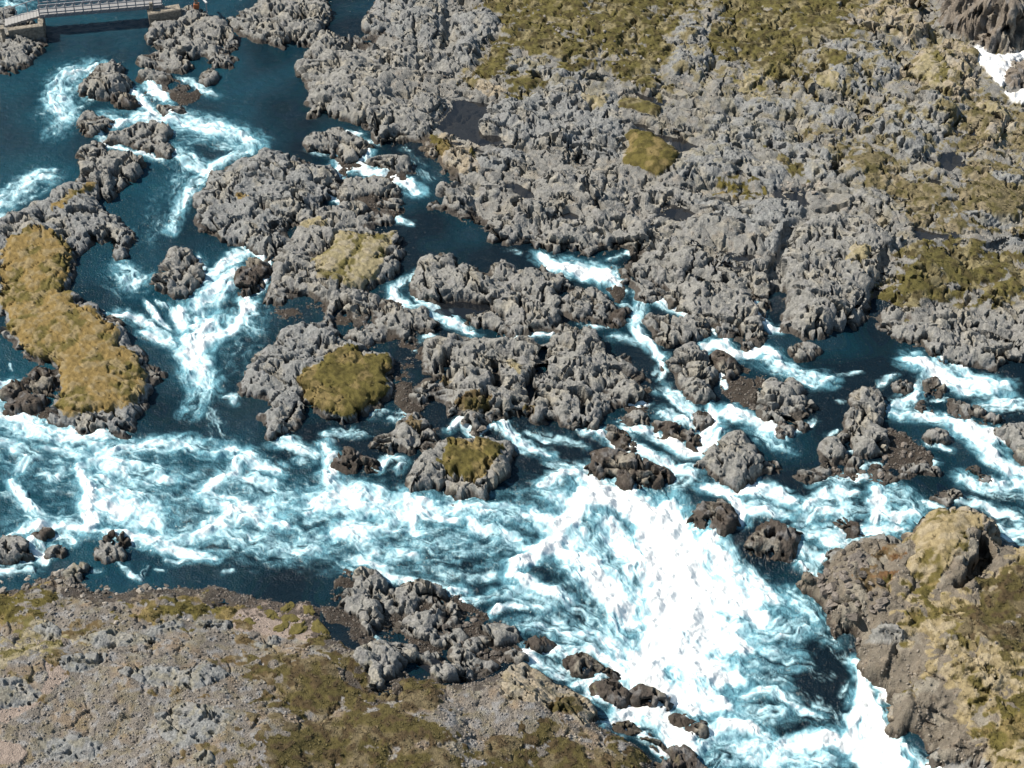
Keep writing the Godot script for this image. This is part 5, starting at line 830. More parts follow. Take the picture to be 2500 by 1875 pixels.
func raise_land() -> void:
	var kinds := {"rock": 1, "bank": 2, "rbank": 3, "shelf": 5}
	for d in LANDS:
		raise_poly(pts_of(d[4]), d[1], d[2], d[3], 0, 0.7, 0.45 if d[0] == "bank" else 1.2, kinds[d[0]])
	lap("lands")
	for k in SANDS.size():
		var l := lattice(pts_of(SANDS[k]), 0.8)
		for j in range(row_of(l.z0), row_of(l.z1) + 1):
			for i in range(col_lo(j, l.x0), col_hi(j, l.x1) + 1):
				var q := j * NX + i
				if l.at(PX[q], zs[j]) + EN[q] * 0.5 > 0.0 and OW[q] == 0:
					GK[q] = 4
					AM[q] = 0.06
	for n in ROCKS.size():
		var d: Array = ROCKS[n]
		for a in d[8]:
			var p := pts_of(a)
			var lo := p[0]
			var hi := p[0]
			for v in p:
				lo = lo.min(v)
				hi = hi.max(v)
			var size := minf(hi.x - lo.x, hi.y - lo.y)
			raise_poly(p, d[4], d[5], minf(d[6], size * 0.3), n + 1, clampf(size * 0.14, 0.12, 0.5), 1.3)
	for n in SNOWS.size():
		raise_poly(pts_of(SNOWS[n]), 0.75, 0.0, 0.8, ROCKS.size() + 1 + n, 0.25, 2.0)
	lap("rocks")
	# moss on rocks and on the ground
	for n in ROCKS.size():
		for m in ROCKS[n][9]:
			grow_moss(pts_of(m[1]), m[0], n + 1, 0.3)
	for m in MOSSES:
		grow_moss(pts_of(m[1]), m[0], 0, 0.8)
	# cracks
	for c in CRACKS:
		var line := pts_of(c[2])
		var w: float = c[0]
		for s in line.size() - 1:
			var a := line[s]
			var b := line[s + 1]
			var lo := a.min(b) - Vector2(w + 0.8, w + 0.8)
			var hi := a.max(b) + Vector2(w + 0.8, w + 0.8)
			for j in range(row_of(lo.y), row_of(hi.y) + 1):
				for i in range(col_lo(j, lo.x), col_hi(j, hi.x) + 1):
					var q := j * NX + i
					var v := Vector2(PX[q], zs[j])
					var t := clampf((v - a).dot(b - a) / (b - a).length_squared(), 0.0, 1.0)
					var dist := v.distance_to(a.lerp(b, t)) + EN[q] * 0.45
					if dist < w:
						var deep: float = c[1] * smooth(0.0, 0.6, 1.0 - dist / w)
						PL[q] = minf(PL[q], maxf(BL[q] - 0.2, PL[q] - deep))
						MS[q] = 0.0
						MI[q] = 0
	# still pools
	for n in POOLS.size():
		var p := pts_of(POOLS[n][1])
		var l := lattice(p, 0.9)
		var lev := 1e9
		for v in p:
			var j := row_of(v.y)
			lev = minf(lev, BL[j * NX + col_lo(j, v.x)])
		lev += 0.12
		levels.append(lev)
		for j in range(row_of(l.z0), row_of(l.z1) + 1):
			for i in range(col_lo(j, l.x0), col_hi(j, l.x1) + 1):
				var q := j * NX + i
				var s := l.at(PX[q], zs[j]) + EN[q] * 0.35
				if s > -0.8:
					PO[q] = n + 1
					var floor_y := lev - 0.35 * minf(1.0, s / 0.4) if s > 0.0 else lev - s * 2.6
					if floor_y < PL[q]:
						PL[q] = floor_y
						AM[q] *= 0.35 if s > -0.1 else 1.0
						if s > -0.05:
							MI[q] = 0
							MS[q] = 0.0

func grow_moss(p: PackedVector2Array, kind: String, owner_id: int, wobble: float) -> void:
	moss_kind.append(kind)
	moss_owner.append(owner_id)
	var id := moss_kind.size() - 1
	var l := lattice(p, 0.8)
	var patchy := mk_noise(51, 0.75, 4)
	var top := 0.0
	if owner_id > 0 and ROCKS[owner_id - 1][0] != "moss_hummock":
		top = (0.12 if ROCKS[owner_id - 1][0] == "mossy_knob" else 0.5) * float(ROCKS[owner_id - 1][4])
	for j in range(row_of(l.z0), row_of(l.z1) + 1):
		for i in range(col_lo(j, l.x0), col_hi(j, l.x1) + 1):
			var q := j * NX + i
			if OW[q] != owner_id or (owner_id == 0 and DR[q] < 0.25) or PL[q] - BL[q] < top:
				continue
			var s := l.at(PX[q], zs[j]) + EN[q] * wobble
			if owner_id == 0:
				# thins out towards its edge and is broken by bare stone
				s = minf(s, 1.5) * 0.36 + 0.8 * patchy.get_noise_2d(PX[q], zs[j] * 1.25) + 0.75 * patchy.get_noise_2d(PX[q] * 0.3 + 70.0, zs[j] * 0.4) - 0.12
			else:
				s += 0.35 * patchy.get_noise_2d(PX[q] * 1.5, zs[j] * 1.5)
			if s > 0.0:
				MI[q] = id
				MS[q] = clampf(s / 0.7, 0.0, 1.0)

# ------------------------------------------------------------------ broken water
func run_water() -> void:
	var na := mk_noise(31, 1.0, 4)
	var nb := mk_noise(32, 0.55, 2)
	var seed_x := 0.0
	for r in RUNS:
		var w: float = r[0] * 1.12
		var inten: float = r[1] + maxf(0.0, r[1] - 0.95) * 1.3
		var air: float = r[2]
		var line := pts_of(r[3])
		seed_x += 37.3
		var reach := w * 1.55 + 0.2
		var total := 0.0
		var lo := line[0]
		var hi := line[0]
		var starts := PackedFloat32Array()
		for s in line.size():
			starts.append(total)
			if s < line.size() - 1:
				total += line[s].distance_to(line[s + 1])
			lo = lo.min(line[s])
			hi = hi.max(line[s])
		for j in range(row_of(lo.y - reach), row_of(hi.y + reach) + 1):
			var z := zs[j]
			for i in range(col_lo(j, lo.x - reach), col_hi(j, hi.x + reach) + 1):
				var q := j * NX + i
				if PL[q] > BL[q] + 0.9:
					continue
				var x := PX[q]
				var best := 1e9
				var along := 0.0
				var across := 0.0
				for s in line.size() - 1:
					var ax := line[s].x
					var az := line[s].y
					var ex := line[s + 1].x - ax
					var ez := line[s + 1].y - az
					var len2 := ex * ex + ez * ez
					var t := clampf(((x - ax) * ex + (z - az) * ez) / len2, 0.0, 1.0)
					var dx := x - ax - ex * t
					var dz := z - az - ez * t
					var d2 := dx * dx + dz * dz
					if d2 < best:
						best = d2
						var le := sqrt(len2)
						along = starts[s] + t * le
						across = ((x - ax) * ez - (z - az) * ex) / le
				var d := sqrt(best)
				if d > reach:
					continue
				var u := along / total
				var ww := w * (0.55 + 0.45 * smooth(0.0, 0.25, u) * (1.0 - smooth(0.75, 1.0, u)))
				var wob := 0.35 * w * nb.get_noise_2d(x * 1.3 + seed_x, z * 1.3)
				var edge := 1.0 - smooth(0.15, 1.0, (d + wob) / (ww * 1.4))
				var wide := 1.0 - smooth(0.2, 1.0, d / reach)
				# filaments drawn out along the run
				var warp := nb.get_noise_2d(x + 90.0, z - 40.0) * 0.55
				var st := na.get_noise_2d(along * 0.20 + seed_x + warp * 0.5, across * 1.15 + warp * 1.3)
				var fil := 1.0 - absf(na.get_noise_2d(along * 0.5 - seed_x, across * 2.0 + warp * 2.2)) * 2.2
				var thread := na.get_noise_2d(along * 0.7 + 11.0, across * 4.0 + seed_x + warp * 3.0)
				var f := inten * edge * 0.90 + (st * 0.52 + thread * 0.30) * (0.22 + 0.9 * edge) + 0.10 * fil * edge - 0.17
				WI[q] = maxf(WI[q], f)
				WA[q] = maxf(WA[q], air * (0.25 + 0.75 * inten) * wide * (0.75 + 0.7 * st + 0.4 * thread))

# ------------------------------------------------------------------ final surface
func moss_color(kind: String, a: float, b: float, c: float) -> Color:
	# three dyes of each moss, mixed by two patch noises and a fine one
	var x: Color
	var y: Color
	var w: Color
	match kind:
		"gold":
			x = Color(0.29, 0.20, 0.062); y = Color(0.165, 0.135, 0.035); w = Color(0.33, 0.255, 0.125)
		"olive":
			x = Color(0.15, 0.125, 0.03); y = Color(0.24, 0.18, 0.065); w = Color(0.09, 0.075, 0.02)
		"green":
			x = Color(0.145, 0.125, 0.036); y = Color(0.26, 0.22, 0.11); w = Color(0.085, 0.068, 0.027)
		"straw":
			x = Color(0.34, 0.29, 0.16); y = Color(0.18, 0.155, 0.05); w = Color(0.38, 0.33, 0.23)
		"brown":
			x = Color(0.15, 0.105, 0.045); y = Color(0.11, 0.09, 0.03); w = Color(0.24, 0.19, 0.11)
		"tan":
			x = Color(0.34, 0.27, 0.14); y = Color(0.16, 0.13, 0.035); w = Color(0.40, 0.33, 0.21)
		"heath":
			x = Color(0.20, 0.165, 0.085); y = Color(0.29, 0.24, 0.15); w = Color(0.12, 0.105, 0.035)
		"rust":
			x = Color(0.19, 0.10, 0.04); y = Color(0.13, 0.09, 0.04); w = Color(0.23, 0.18, 0.11)
		_:
			x = Color(0.115, 0.094, 0.030); y = Color(0.19, 0.15, 0.078); w = Color(0.095, 0.065, 0.032)
	var m := x.lerp(y, smooth(0.0, 0.25, a))
	m = m.lerp(w, smooth(0.02, 0.28, b) * 0.85)
	m = m * 1.22 * (1.0 + 0.35 * c)
	var grey := (m.r + m.g + m.b) / 3.0
	return m.lerp(Color(grey, grey, grey), 0.14)

func shape_surface() -> void:
	var n := NX * NZ
	PV.resize(n)
	NV.resize(n)
	CV.resize(n)
	var big := mk_noise(41, 0.34, 1, FastNoiseLite.TYPE_CELLULAR)
	big.cellular_distance_function = FastNoiseLite.DISTANCE_MANHATTAN
	big.cellular_return_type = FastNoiseLite.RETURN_CELL_VALUE
	var big_gap: FastNoiseLite = big.duplicate()
	big_gap.cellular_return_type = FastNoiseLite.RETURN_DISTANCE2_SUB
	var big_face: FastNoiseLite = big.duplicate()
	big_face.cellular_return_type = FastNoiseLite.RETURN_DISTANCE
	var mid := mk_noise(42, 0.95, 1, FastNoiseLite.TYPE_CELLULAR)
	mid.cellular_distance_function = FastNoiseLite.DISTANCE_MANHATTAN
	mid.cellular_return_type = FastNoiseLite.RETURN_DISTANCE
	var rift := mk_noise(53, 1.0, 1)
	var swell := mk_noise(43, 0.22, 2)
	var fine := mk_noise(44, 2.2, 3)
	var ridge := mk_noise(45, 0.75, 3)
	ridge.fractal_type = FastNoiseLite.FRACTAL_RIDGED
	var pit := mk_noise(46, 0.62, 2)
	var shove := mk_noise(47, 1.3, 2)
	var patch := mk_noise(48, 0.33, 3)
	var patch2 := mk_noise(49, 0.9, 3)
	var tints := [Color(0.325, 0.322, 0.305), Color(0.308, 0.316, 0.314), Color(0.115, 0.098, 0.085), Color(0.42, 0.36, 0.27), Color(0.25, 0.215, 0.18)]
	var soils := [Color(0.075, 0.063, 0.052), Color(0.315, 0.312, 0.297), Color(0.288, 0.260, 0.230), Color(0.24, 0.21, 0.17), Color(0.44, 0.36, 0.31), Color(0.13, 0.112, 0.095)]
	var pale := Color(0.43, 0.40, 0.335)
	var earth := Color(0.32, 0.255, 0.19)
	var steel := Color(0.345, 0.345, 0.35)
	var rocks := ROCKS.size()
	for j in NZ:
		var z := zs[j]
		for i in NX:
			var k := j * NX + i
			var x := PX[k]
			var am := AM[k]
			var ms := MS[k]
			var ow := OW[k]
			var y := PL[k]
			var f := fine.get_noise_2d(x, z)
			var p1 := patch.get_noise_2d(x, z)
			var p2 := patch2.get_noise_2d(x, z)
			var lump := 0.0
			if ow <= rocks:
				# broken blocks of two sizes, each at its own height, with open joints between them
				var sw := swell.get_noise_2d(x, z)
				var wx := x * 0.86 + z * 0.5 + 0.30 * p2 + 0.05 * f
				var wz := z * 0.86 - x * 0.5 + 0.30 * p1 - 0.05 * f
				var wy := y * 1.15
				var big_h := big.get_noise_3d(wx, wy, wz)
				var joint := big_gap.get_noise_3d(wx, wy, wz) + 1.0
				var face := big_face.get_noise_3d(wx, wy, wz) + 1.0
				var chip := mid.get_noise_3d(wx, wy * 1.1, wz) + 1.0
				var rough_here := smooth(-0.25, 0.3, p1)
				lump = (0.13 + 0.12 * rough_here) * big_h - (0.10 + 0.28 * rough_here) * (face - 0.6) - (0.06 + 0.20 * rough_here) * (chip - 0.6)
				lump -= (0.10 + 0.30 * rough_here) * (1.0 - smooth(0.02, 0.10, joint))
				lump += 0.07 * ridge.get_noise_2d(x, z) + 0.05 * f + 0.5 * sw
				# long rifts that follow the flow of the old lava
				if GK[k] == 1 or ow > 0:
					var ru := x * 0.9 + z * 0.42
					var rv := z * 0.9 - x * 0.42
					var r1 := absf(rift.get_noise_2d(ru * 0.09, rv * 0.34 + 0.12 * p1))
					var r2 := absf(rift.get_noise_2d(ru * 0.30 + 40.0 + 0.12 * p2, rv * 0.10))
					lump += 0.55 * (0.35 - minf(r1, 0.7))
					if r1 < 0.085:
						lump -= 1.2 * smooth(0.085, 0.03, r1) * smooth(-0.15, 0.1, p2 + p1 + 0.1)
					if r2 < 0.075:
						lump -= 1.4 * smooth(0.075, 0.03, r2) * smooth(-0.05, 0.15, p1 - p2)
				if ow > 0:
					var pt := pit.get_noise_2d(x * 1.9, z * 1.9)
					if pt > 0.37:
						lump -= 0.7 * (0.35 + 0.65 * rough_here) * smooth(0.37, 0.41, pt)
			if ow > rocks:
				lump = 0.25 * p2 + 0.05 * f
				am = 1.0
			var push := lump * am * (1.0 - (0.76 if ow == 0 else 0.86) * ms)
			if ms > 0.0:
				push += ms * (0.12 + 0.10 * p2 + 0.035 * f)
			# lumps stand out square to the slope
			var il := maxi(i - 1, 0)
			var ir := mini(i + 1, NX - 1)
			var ju := maxi(j - 1, 0)
			var jd := mini(j + 1, NZ - 1)
			var gx := (PL[j * NX + ir] - PL[j * NX + il]) / (PX[j * NX + ir] - PX[j * NX + il])
			var gz := (PL[jd * NX + i] - PL[ju * NX + i]) / (zs[jd] - zs[ju])
			var steep := sqrt(gx * gx + gz * gz)
			if steep > 2.5:
				gx *= 2.5 / steep
				gz *= 2.5 / steep
			var nl := 1.0 / sqrt(1.0 + gx * gx + gz * gz)
			var give := 0.12 * minf(1.0, am) * (1.0 - ms)
			var sx := shove.get_noise_3d(x, y * 1.4, z) * give
			var sz := shove.get_noise_3d(x + 50.0, y * 1.4, z - 70.0) * give
			PV[k] = Vector3(x + sx - gx * nl * push, y + push * nl, z + sz - gz * nl * push)
			y += push * nl
			# colour of the matter
			var c: Color
			if ow > rocks:
				c = Color(0.80, 0.82, 0.84).lerp(Color(0.52, 0.49, 0.45), 0.7 * smooth(0.22, 0.42, p2 + 0.4 * f))
			elif MI[k] > 0:
				c = moss_color(moss_kind[MI[k]], p1, p2, f)
			else:
				if ow > 0:
					c = tints[ROCKS[ow - 1][7]]
					c = c.lerp(pale, 0.65 * smooth(0.08, 0.45, p1 + 0.3 * f))
					c = c.lerp(steel, 0.5 * smooth(0.1, 0.4, -p2))
				else:
					c = soils[GK[k]]
					if GK[k] == 2:
						c = c.lerp(earth, smooth(0.1, 0.45, p1))
						c = c.lerp(steel, 0.8 * smooth(0.05, 0.35, p2 - 0.2 * p1))
					elif GK[k] == 1 or GK[k] == 3:
						c = c.lerp(pale, 0.6 * smooth(0.05, 0.4, p1))
						c = c.lerp(earth, 0.3 * smooth(0.2, 0.45, p2))
				# lichen and thin moss, more of it on the old high lava
				var old := smooth(2.5, 3.8, BL[k]) * 0.9 if GK[k] != 2 else 0.3
				if old > 0.0 and (ow == 0 or ROCKS[ow - 1][7] != 4):
					var li := patch.get_noise_2d(x * 1.7 + 200.0, z * 1.7) + 0.35 * f
					c = c.lerp(Color(0.36, 0.32, 0.19), old * 0.75 * smooth(0.02, 0.22, li))
					c = c.lerp(Color(0.18, 0.145, 0.06), old * 0.8 * smooth(0.20, 0.34, li))
				c = c * (1.0 + 0.30 * f + 0.16 * p2)
				# rock kept wet by the river: dark brown, with a ragged edge
				if ow <= rocks and DR[k] < 1.6:
					var wet := y - BL[k] - 0.24 - 0.36 * p2 - 0.15 * f
					if wet < 0.1:
						c = c.lerp(Color(0.075, 0.062, 0.052), 0.85 * smooth(0.1, 0.02, wet))
			CV[k] = c
	# normals
	for j in NZ:
		var ja := maxi(j - 1, 0) * NX
		var jb := mini(j + 1, NZ - 1) * NX
		for i in NX:
			var u := PV[j * NX + mini(i + 1, NX - 1)] - PV[j * NX + maxi(i - 1, 0)]
			var v := PV[jb + i] - PV[ja + i]
			NV[j * NX + i] = v.cross(u).normalized()

# ------------------------------------------------------------------ meshes cut from the grid
func cut(quads: PackedInt32Array, from: int, to: int, origin: Vector3) -> ArrayMesh:
	var vs := PackedVector3Array()
	var ns := PackedVector3Array()
	var cs := PackedColorArray()
	var ids := PackedInt32Array()
	ids.resize((to - from) * 6)
	var used := PackedInt32Array()
	var at := 0
	for s in range(from, to):
		var q := quads[s]
		for o in [0, 1, NX + 1, 0, NX + 1, NX]:
			var v: int = q + o
			if remap[v] < 0:
				remap[v] = vs.size()
				used.append(v)
				vs.append(PV[v] - origin)
				ns.append(NV[v])
				cs.append(CV[v])
			ids[at] = remap[v]
			at += 1
	for v in used:
		remap[v] = -1
	var arrays := []
	arrays.resize(Mesh.ARRAY_MAX)
	arrays[Mesh.ARRAY_VERTEX] = vs
	arrays[Mesh.ARRAY_NORMAL] = ns
	arrays[Mesh.ARRAY_COLOR] = cs
	arrays[Mesh.ARRAY_INDEX] = ids
	var m := ArrayMesh.new()
	m.add_surface_from_arrays(Mesh.PRIMITIVE_TRIANGLES, arrays)
	return m

func noise_tex(n: FastNoiseLite, ramp: Gradient = null, size := 512) -> ImageTexture:
	var im := n.get_seamless_image(size, size, false, false, 0.12, true)
	if ramp:
		im.convert(Image.FORMAT_RGBA8)
		for y in size:
			for x in size:
				im.set_pixel(x, y, ramp.sample(im.get_pixel(x, y).r))
	return ImageTexture.create_from_image(im)

func ground_material(rough: float, low: float, relief: float, scale: float, seed_value: int, freq: float) -> StandardMaterial3D:
	var m := StandardMaterial3D.new()
	m.vertex_color_use_as_albedo = true
	m.roughness = rough
	m.metallic_specular = 0.3
	var n := mk_noise(seed_value, freq, 5)
	var g := Gradient.new()
	g.set_color(0, Color(low, low, low))
	g.set_color(1, Color(1, 1, 1))
	m.albedo_texture = noise_tex(n, g)
	m.uv1_triplanar = true
	m.uv1_world_triplanar = true
	m.uv1_scale = Vector3(scale, scale, scale)
	m.heightmap_enabled = true
	m.heightmap_scale = relief
	m.heightmap_texture = noise_tex(mk_noise(seed_value + 1, freq, 5))
	return m

func build_land() -> void:
	var rock_mat := ground_material(0.92, 0.66, 7.0, 0.45, 61, 0.02)
	rock_mat.resource_name = "lava rock"
	var soil_mat := ground_material(0.95, 0.64, 6.0, 0.5, 63, 0.035)
	soil_mat.resource_name = "soil and gravel"
	var moss_mat := ground_material(1.0, 0.66, 5.0, 0.55, 65, 0.04)
	moss_mat.resource_name = "moss"
	var snow_mat := StandardMaterial3D.new()
	snow_mat.vertex_color_use_as_albedo = true
	snow_mat.roughness = 0.8
	snow_mat.resource_name = "snow"
	var rocks := ROCKS.size()
	var keys := rocks + 1 + SNOWS.size() + moss_kind.size()
	var first_moss := rocks + 1 + SNOWS.size()
	var count := PackedInt32Array()
	count.resize(keys + 1)
	var key := PackedInt32Array()
	key.resize(NX * NZ)
	key.fill(-1)
	for j in NZ - 1:
		for i in NX - 1:
			var q := j * NX + i
			var k := OW[q]
			if MI[q] > 0 and not (k > 0 and k <= rocks and ROCKS[k - 1][0] == "moss_hummock"):
				k = first_moss + MI[q]
			key[q] = k
			count[k] += 1
	var start := PackedInt32Array()
	start.resize(keys + 2)
	for k in keys + 1:
		start[k + 1] = start[k] + count[k]
	var fill := start.duplicate()
	var quads := PackedInt32Array()
	quads.resize(start[keys + 1])
	for q in NX * NZ:
		var k := key[q]
		if k >= 0:
			quads[fill[k]] = q
			fill[k] += 1
	remap.resize(NX * NZ)
	remap.fill(-1)
	ground = MeshInstance3D.new()
	ground.name = "ground"
	ground.mesh = cut(quads, start[0], start[1], Vector3.ZERO)
	ground.material_override = soil_mat
	ground.set_meta("kind", "structure")
	ground.set_meta("label", "rocky riverbed and gravel banks between the lava outcrops")
	ground.set_meta("category", "ground")
	add_child(ground)
	var mass: Array = [ground]
	for n in rocks + SNOWS.size():
		var a := start[n + 1]
		var b := start[n + 2]
		if a == b:
			mass.append(ground)
			if n < rocks:
				print("no surface left of ", ROCKS[n][2])
			continue
		var lo := Vector3.ONE * 1e9
		var hi := -lo
		for s in range(a, b):
			lo = lo.min(PV[quads[s]])
			hi = hi.max(PV[quads[s]])
		var origin := Vector3((lo.x + hi.x) * 0.5, lo.y, (lo.z + hi.z) * 0.5)
		var o := MeshInstance3D.new()
		o.mesh = cut(quads, a, b, origin)
		if n < rocks and ROCKS[n][9].size() > 0 and ROCKS[n][0] != "moss_hummock":
			var d: Array = ROCKS[n]
			var whole := Node3D.new()
			whole.name = numbered(d[0])
			whole.position = origin
			tag(whole, d[2], d[1], d[3])
			add_child(whole)
			o.name = "rock"
			o.material_override = rock_mat
			whole.add_child(o)
			mass.append(whole)
			continue
		o.position = origin
		if n < rocks:
			var d: Array = ROCKS[n]
			o.name = numbered(d[0])
			o.material_override = moss_mat if d[0] == "moss_hummock" else rock_mat
			tag(o, d[2], d[1], d[3])
		else:
			o.name = numbered("snow_patch")
			o.material_override = snow_mat
			tag(o, ["old white snow bank at the foot of the brown cliff", "lower strip of old snow beyond the rock set in snow"][n - rocks], "snow")
		add_child(o)
		mass.append(o)
	for m in range(1, moss_kind.size()):
		var a := start[first_moss + m]
		var b := start[first_moss + m + 1]
		if a == b:
			continue
		var parent: Node3D = mass[moss_owner[m]]
		var o := MeshInstance3D.new()
		o.name = "moss_mat"
		o.mesh = cut(quads, a, b, parent.position)
		o.material_override = moss_mat
		parent.add_child(o, true)

# ------------------------------------------------------------------ water
func build_water() -> void:
	var chop := mk_noise(71, 0.9, 3)
	var swell := mk_noise(72, 0.30, 2)
	var froth := mk_noise(73, 2.2, 3)
	var tone := mk_noise(74, 0.10, 2)
	var n := NX * NZ
	var land := PV
	var wet := PackedByteArray()
	wet.resize(n)
	var WV := PackedVector3Array()
	WV.resize(n)
	var WC := PackedColorArray()
	WC.resize(n)
	var navy := Color(0.006, 0.013, 0.020)
	var teal := Color(0.011, 0.052, 0.078)
	var aqua := Color(0.13, 0.31, 0.39)
	var milk := Color(0.40, 0.65, 0.74)
	var white := Color(0.90, 0.93, 0.94)
	for j in NZ:
		var z := zs[j]
		for i in NX:
			var k := j * NX + i
			if DR[k] > 1.0:
				continue
			var b := BL[k]
			if land[k].y > b + 0.8:
				continue
			var x := PX[k]
			var f := WI[k]
			var air := clampf(WA[k], 0.0, 1.0)
			var busy := clampf(maxf(f, air), 0.0, 1.0)
			var ch := chop.get_noise_2d(x, z * 1.3)
			var fr := froth.get_noise_2d(x, z)
			var y := b + 0.05 * ch + busy * (0.48 * swell.get_noise_2d(x * 1.2, z * 1.2) + 0.17 * ch + 0.025 * fr) + 0.10 * clampf(f, 0.0, 1.0)
			WV[k] = Vector3(x, y, z)
			if land[k].y < y + 0.25:
				wet[k] = 1
			var depth := maxf(0.02, y - land[k].y)
			var deep := 1.0 - exp(-1.6 * depth)
			var t := clampf(0.08 + 0.6 * tone.get_noise_2d(x, z) + 0.9 * air + 0.62 * smooth(-8.0, -34.0, x), 0.0, 1.0)
			var c := navy.lerp(teal, t)
			c = c.lerp(aqua, smooth(0.12, 0.85, air + 0.2 * ch))
			# foam collars where the stream laps against stone
			var lap_foam := (0.12 + 0.75 * minf(air, 0.6)) * smooth(0.22, 0.04, depth) * smooth(-0.1, 0.35, fr + 0.5 * ch)
			var g := f + 0.16 * fr + lap_foam
			c = c.lerp(milk, smooth(0.14, 0.80, g) * 0.92)
			c = c.lerp(white, smooth(0.56, 1.15, g))
			c.a = clampf(maxf(deep * 0.96, smooth(0.15, 0.5, g)), 0.0, 1.0)
			c.a = maxf(c.a, smooth(0.2, 0.9, air) * 0.85)
			WC[k] = c
	var calm := PackedInt32Array()
	var foam := PackedInt32Array()
	for j in NZ - 1:
		for i in NX - 1:
			var q := j * NX + i
			if PO[q] > 0 and DR[q] > 0.4:
				continue
			if wet[q] + wet[q + 1] + wet[q + NX] + wet[q + NX + 1] == 0 or WV[q].y == 0.0 or WV[q + 1].y == 0.0 or WV[q + NX].y == 0.0 or WV[q + NX + 1].y == 0.0:
				continue
			if WI[q] > 0.45:
				foam.append(q)
			else:
				calm.append(q)
	print("quads ", NX * NZ, " water ", calm.size(), " ", foam.size())
	var keepP := PV
	var keepN := NV
	var keepC := CV
	PV = WV
	CV = WC
	var WN := PackedVector3Array()
	WN.resize(n)
	WN.fill(Vector3.UP)
	for q in calm + foam:
		for o in [0, 1, NX, NX + 1]:
			var k: int = q + o
			var i := k % NX
			var j := k / NX
			if i < 1 or j < 1 or i > NX - 2 or j > NZ - 2:
				continue
			if WV[k - 1].y == 0.0 or WV[k + 1].y == 0.0 or WV[k - NX].y == 0.0 or WV[k + NX].y == 0.0:
				continue
			WN[k] = (WV[k + NX] - WV[k - NX]).cross(WV[k + 1] - WV[k - 1]).normalized()
	NV = WN
	var water := StandardMaterial3D.new()
	water.resource_name = "clear glacial water"
	water.vertex_color_use_as_albedo = true
	water.transparency = BaseMaterial3D.TRANSPARENCY_ALPHA
	water.roughness = 0.12
	water.metallic_specular = 0.27
	water.uv1_triplanar = true
	water.uv1_world_triplanar = true
	water.uv1_scale = Vector3(0.5, 0.5, 0.5)
	water.heightmap_enabled = true
	water.heightmap_scale = 6.0
	water.heightmap_texture = noise_tex(mk_noise(75, 0.02, 4))
	var white_water := StandardMaterial3D.new()
	white_water.resource_name = "white water"
	white_water.vertex_color_use_as_albedo = true
	white_water.transparency = BaseMaterial3D.TRANSPARENCY_ALPHA
	white_water.roughness = 0.7
	white_water.uv1_triplanar = true
	white_water.uv1_world_triplanar = true
	white_water.uv1_scale = Vector3(0.5, 0.5, 0.5)
	white_water.heightmap_enabled = true
	white_water.heightmap_scale = 2.0
	white_water.heightmap_texture = noise_tex(mk_noise(77, 0.03, 4))
	var river := MeshInstance3D.new()
	river.name = "river"
	river.mesh = cut(calm, 0, calm.size(), Vector3.ZERO)
	river.material_override = water
	river.set_meta("kind", "structure")
	river.set_meta("label", "clear blue glacial river with turquoise and white rapids")
	river.set_meta("category", "river")
	add_child(river)
	var fo := MeshInstance3D.new()
	fo.name = "white_water"
	fo.mesh = cut(foam, 0, foam.size(), Vector3.ZERO)
	fo.material_override = white_water
	fo.set_meta("kind", "stuff")
	river.add_child(fo)
	# still pools: flat sheets
	var still := StandardMaterial3D.new()
	still.resource_name = "still dark water"
	still.albedo_color = Color(lin(0.012, 0.013, 0.016), 0.72)
	still.transparency = BaseMaterial3D.TRANSPARENCY_ALPHA
	still.roughness = 0.05
	for p in POOLS.size():
		var lev := levels[p]
		var quads := PackedInt32Array()
		var poly := pts_of(POOLS[p][1])
		var lo := poly[0]
		var hi := poly[0]
		for v in poly:
			lo = lo.min(v)
			hi = hi.max(v)
		for j in range(row_of(lo.y - 1.0), row_of(hi.y + 1.0)):
			for i in range(col_lo(j, lo.x - 1.0), col_hi(j, hi.x + 1.0)):
				var q := j * NX + i
				if PO[q] != p + 1:
					continue
				if minf(minf(land[q].y, land[q + 1].y), minf(land[q + NX].y, land[q + NX + 1].y)) < lev + 0.02:
					quads.append(q)
		if quads.is_empty():
			continue
		var mid := Vector3((lo.x + hi.x) * 0.5, lev, (lo.y + hi.y) * 0.5)
		for q in quads:
			for o in [0, 1, NX, NX + 1]:
				PV[q + o] = Vector3(PX[q + o], lev, zs[(q + o) / NX])
				NV[q + o] = Vector3.UP
				CV[q + o] = Color.WHITE
		var s := MeshInstance3D.new()
		s.name = numbered("pool")
		s.mesh = cut(quads, 0, quads.size(), mid)
		s.position = mid
		s.material_override = still
		s.set_meta("kind", "structure")
		s.set_meta("label", POOLS[p][0])
		s.set_meta("category", "pool")
		add_child(s)
	PV = keepP
	NV = keepN
	CV = keepC

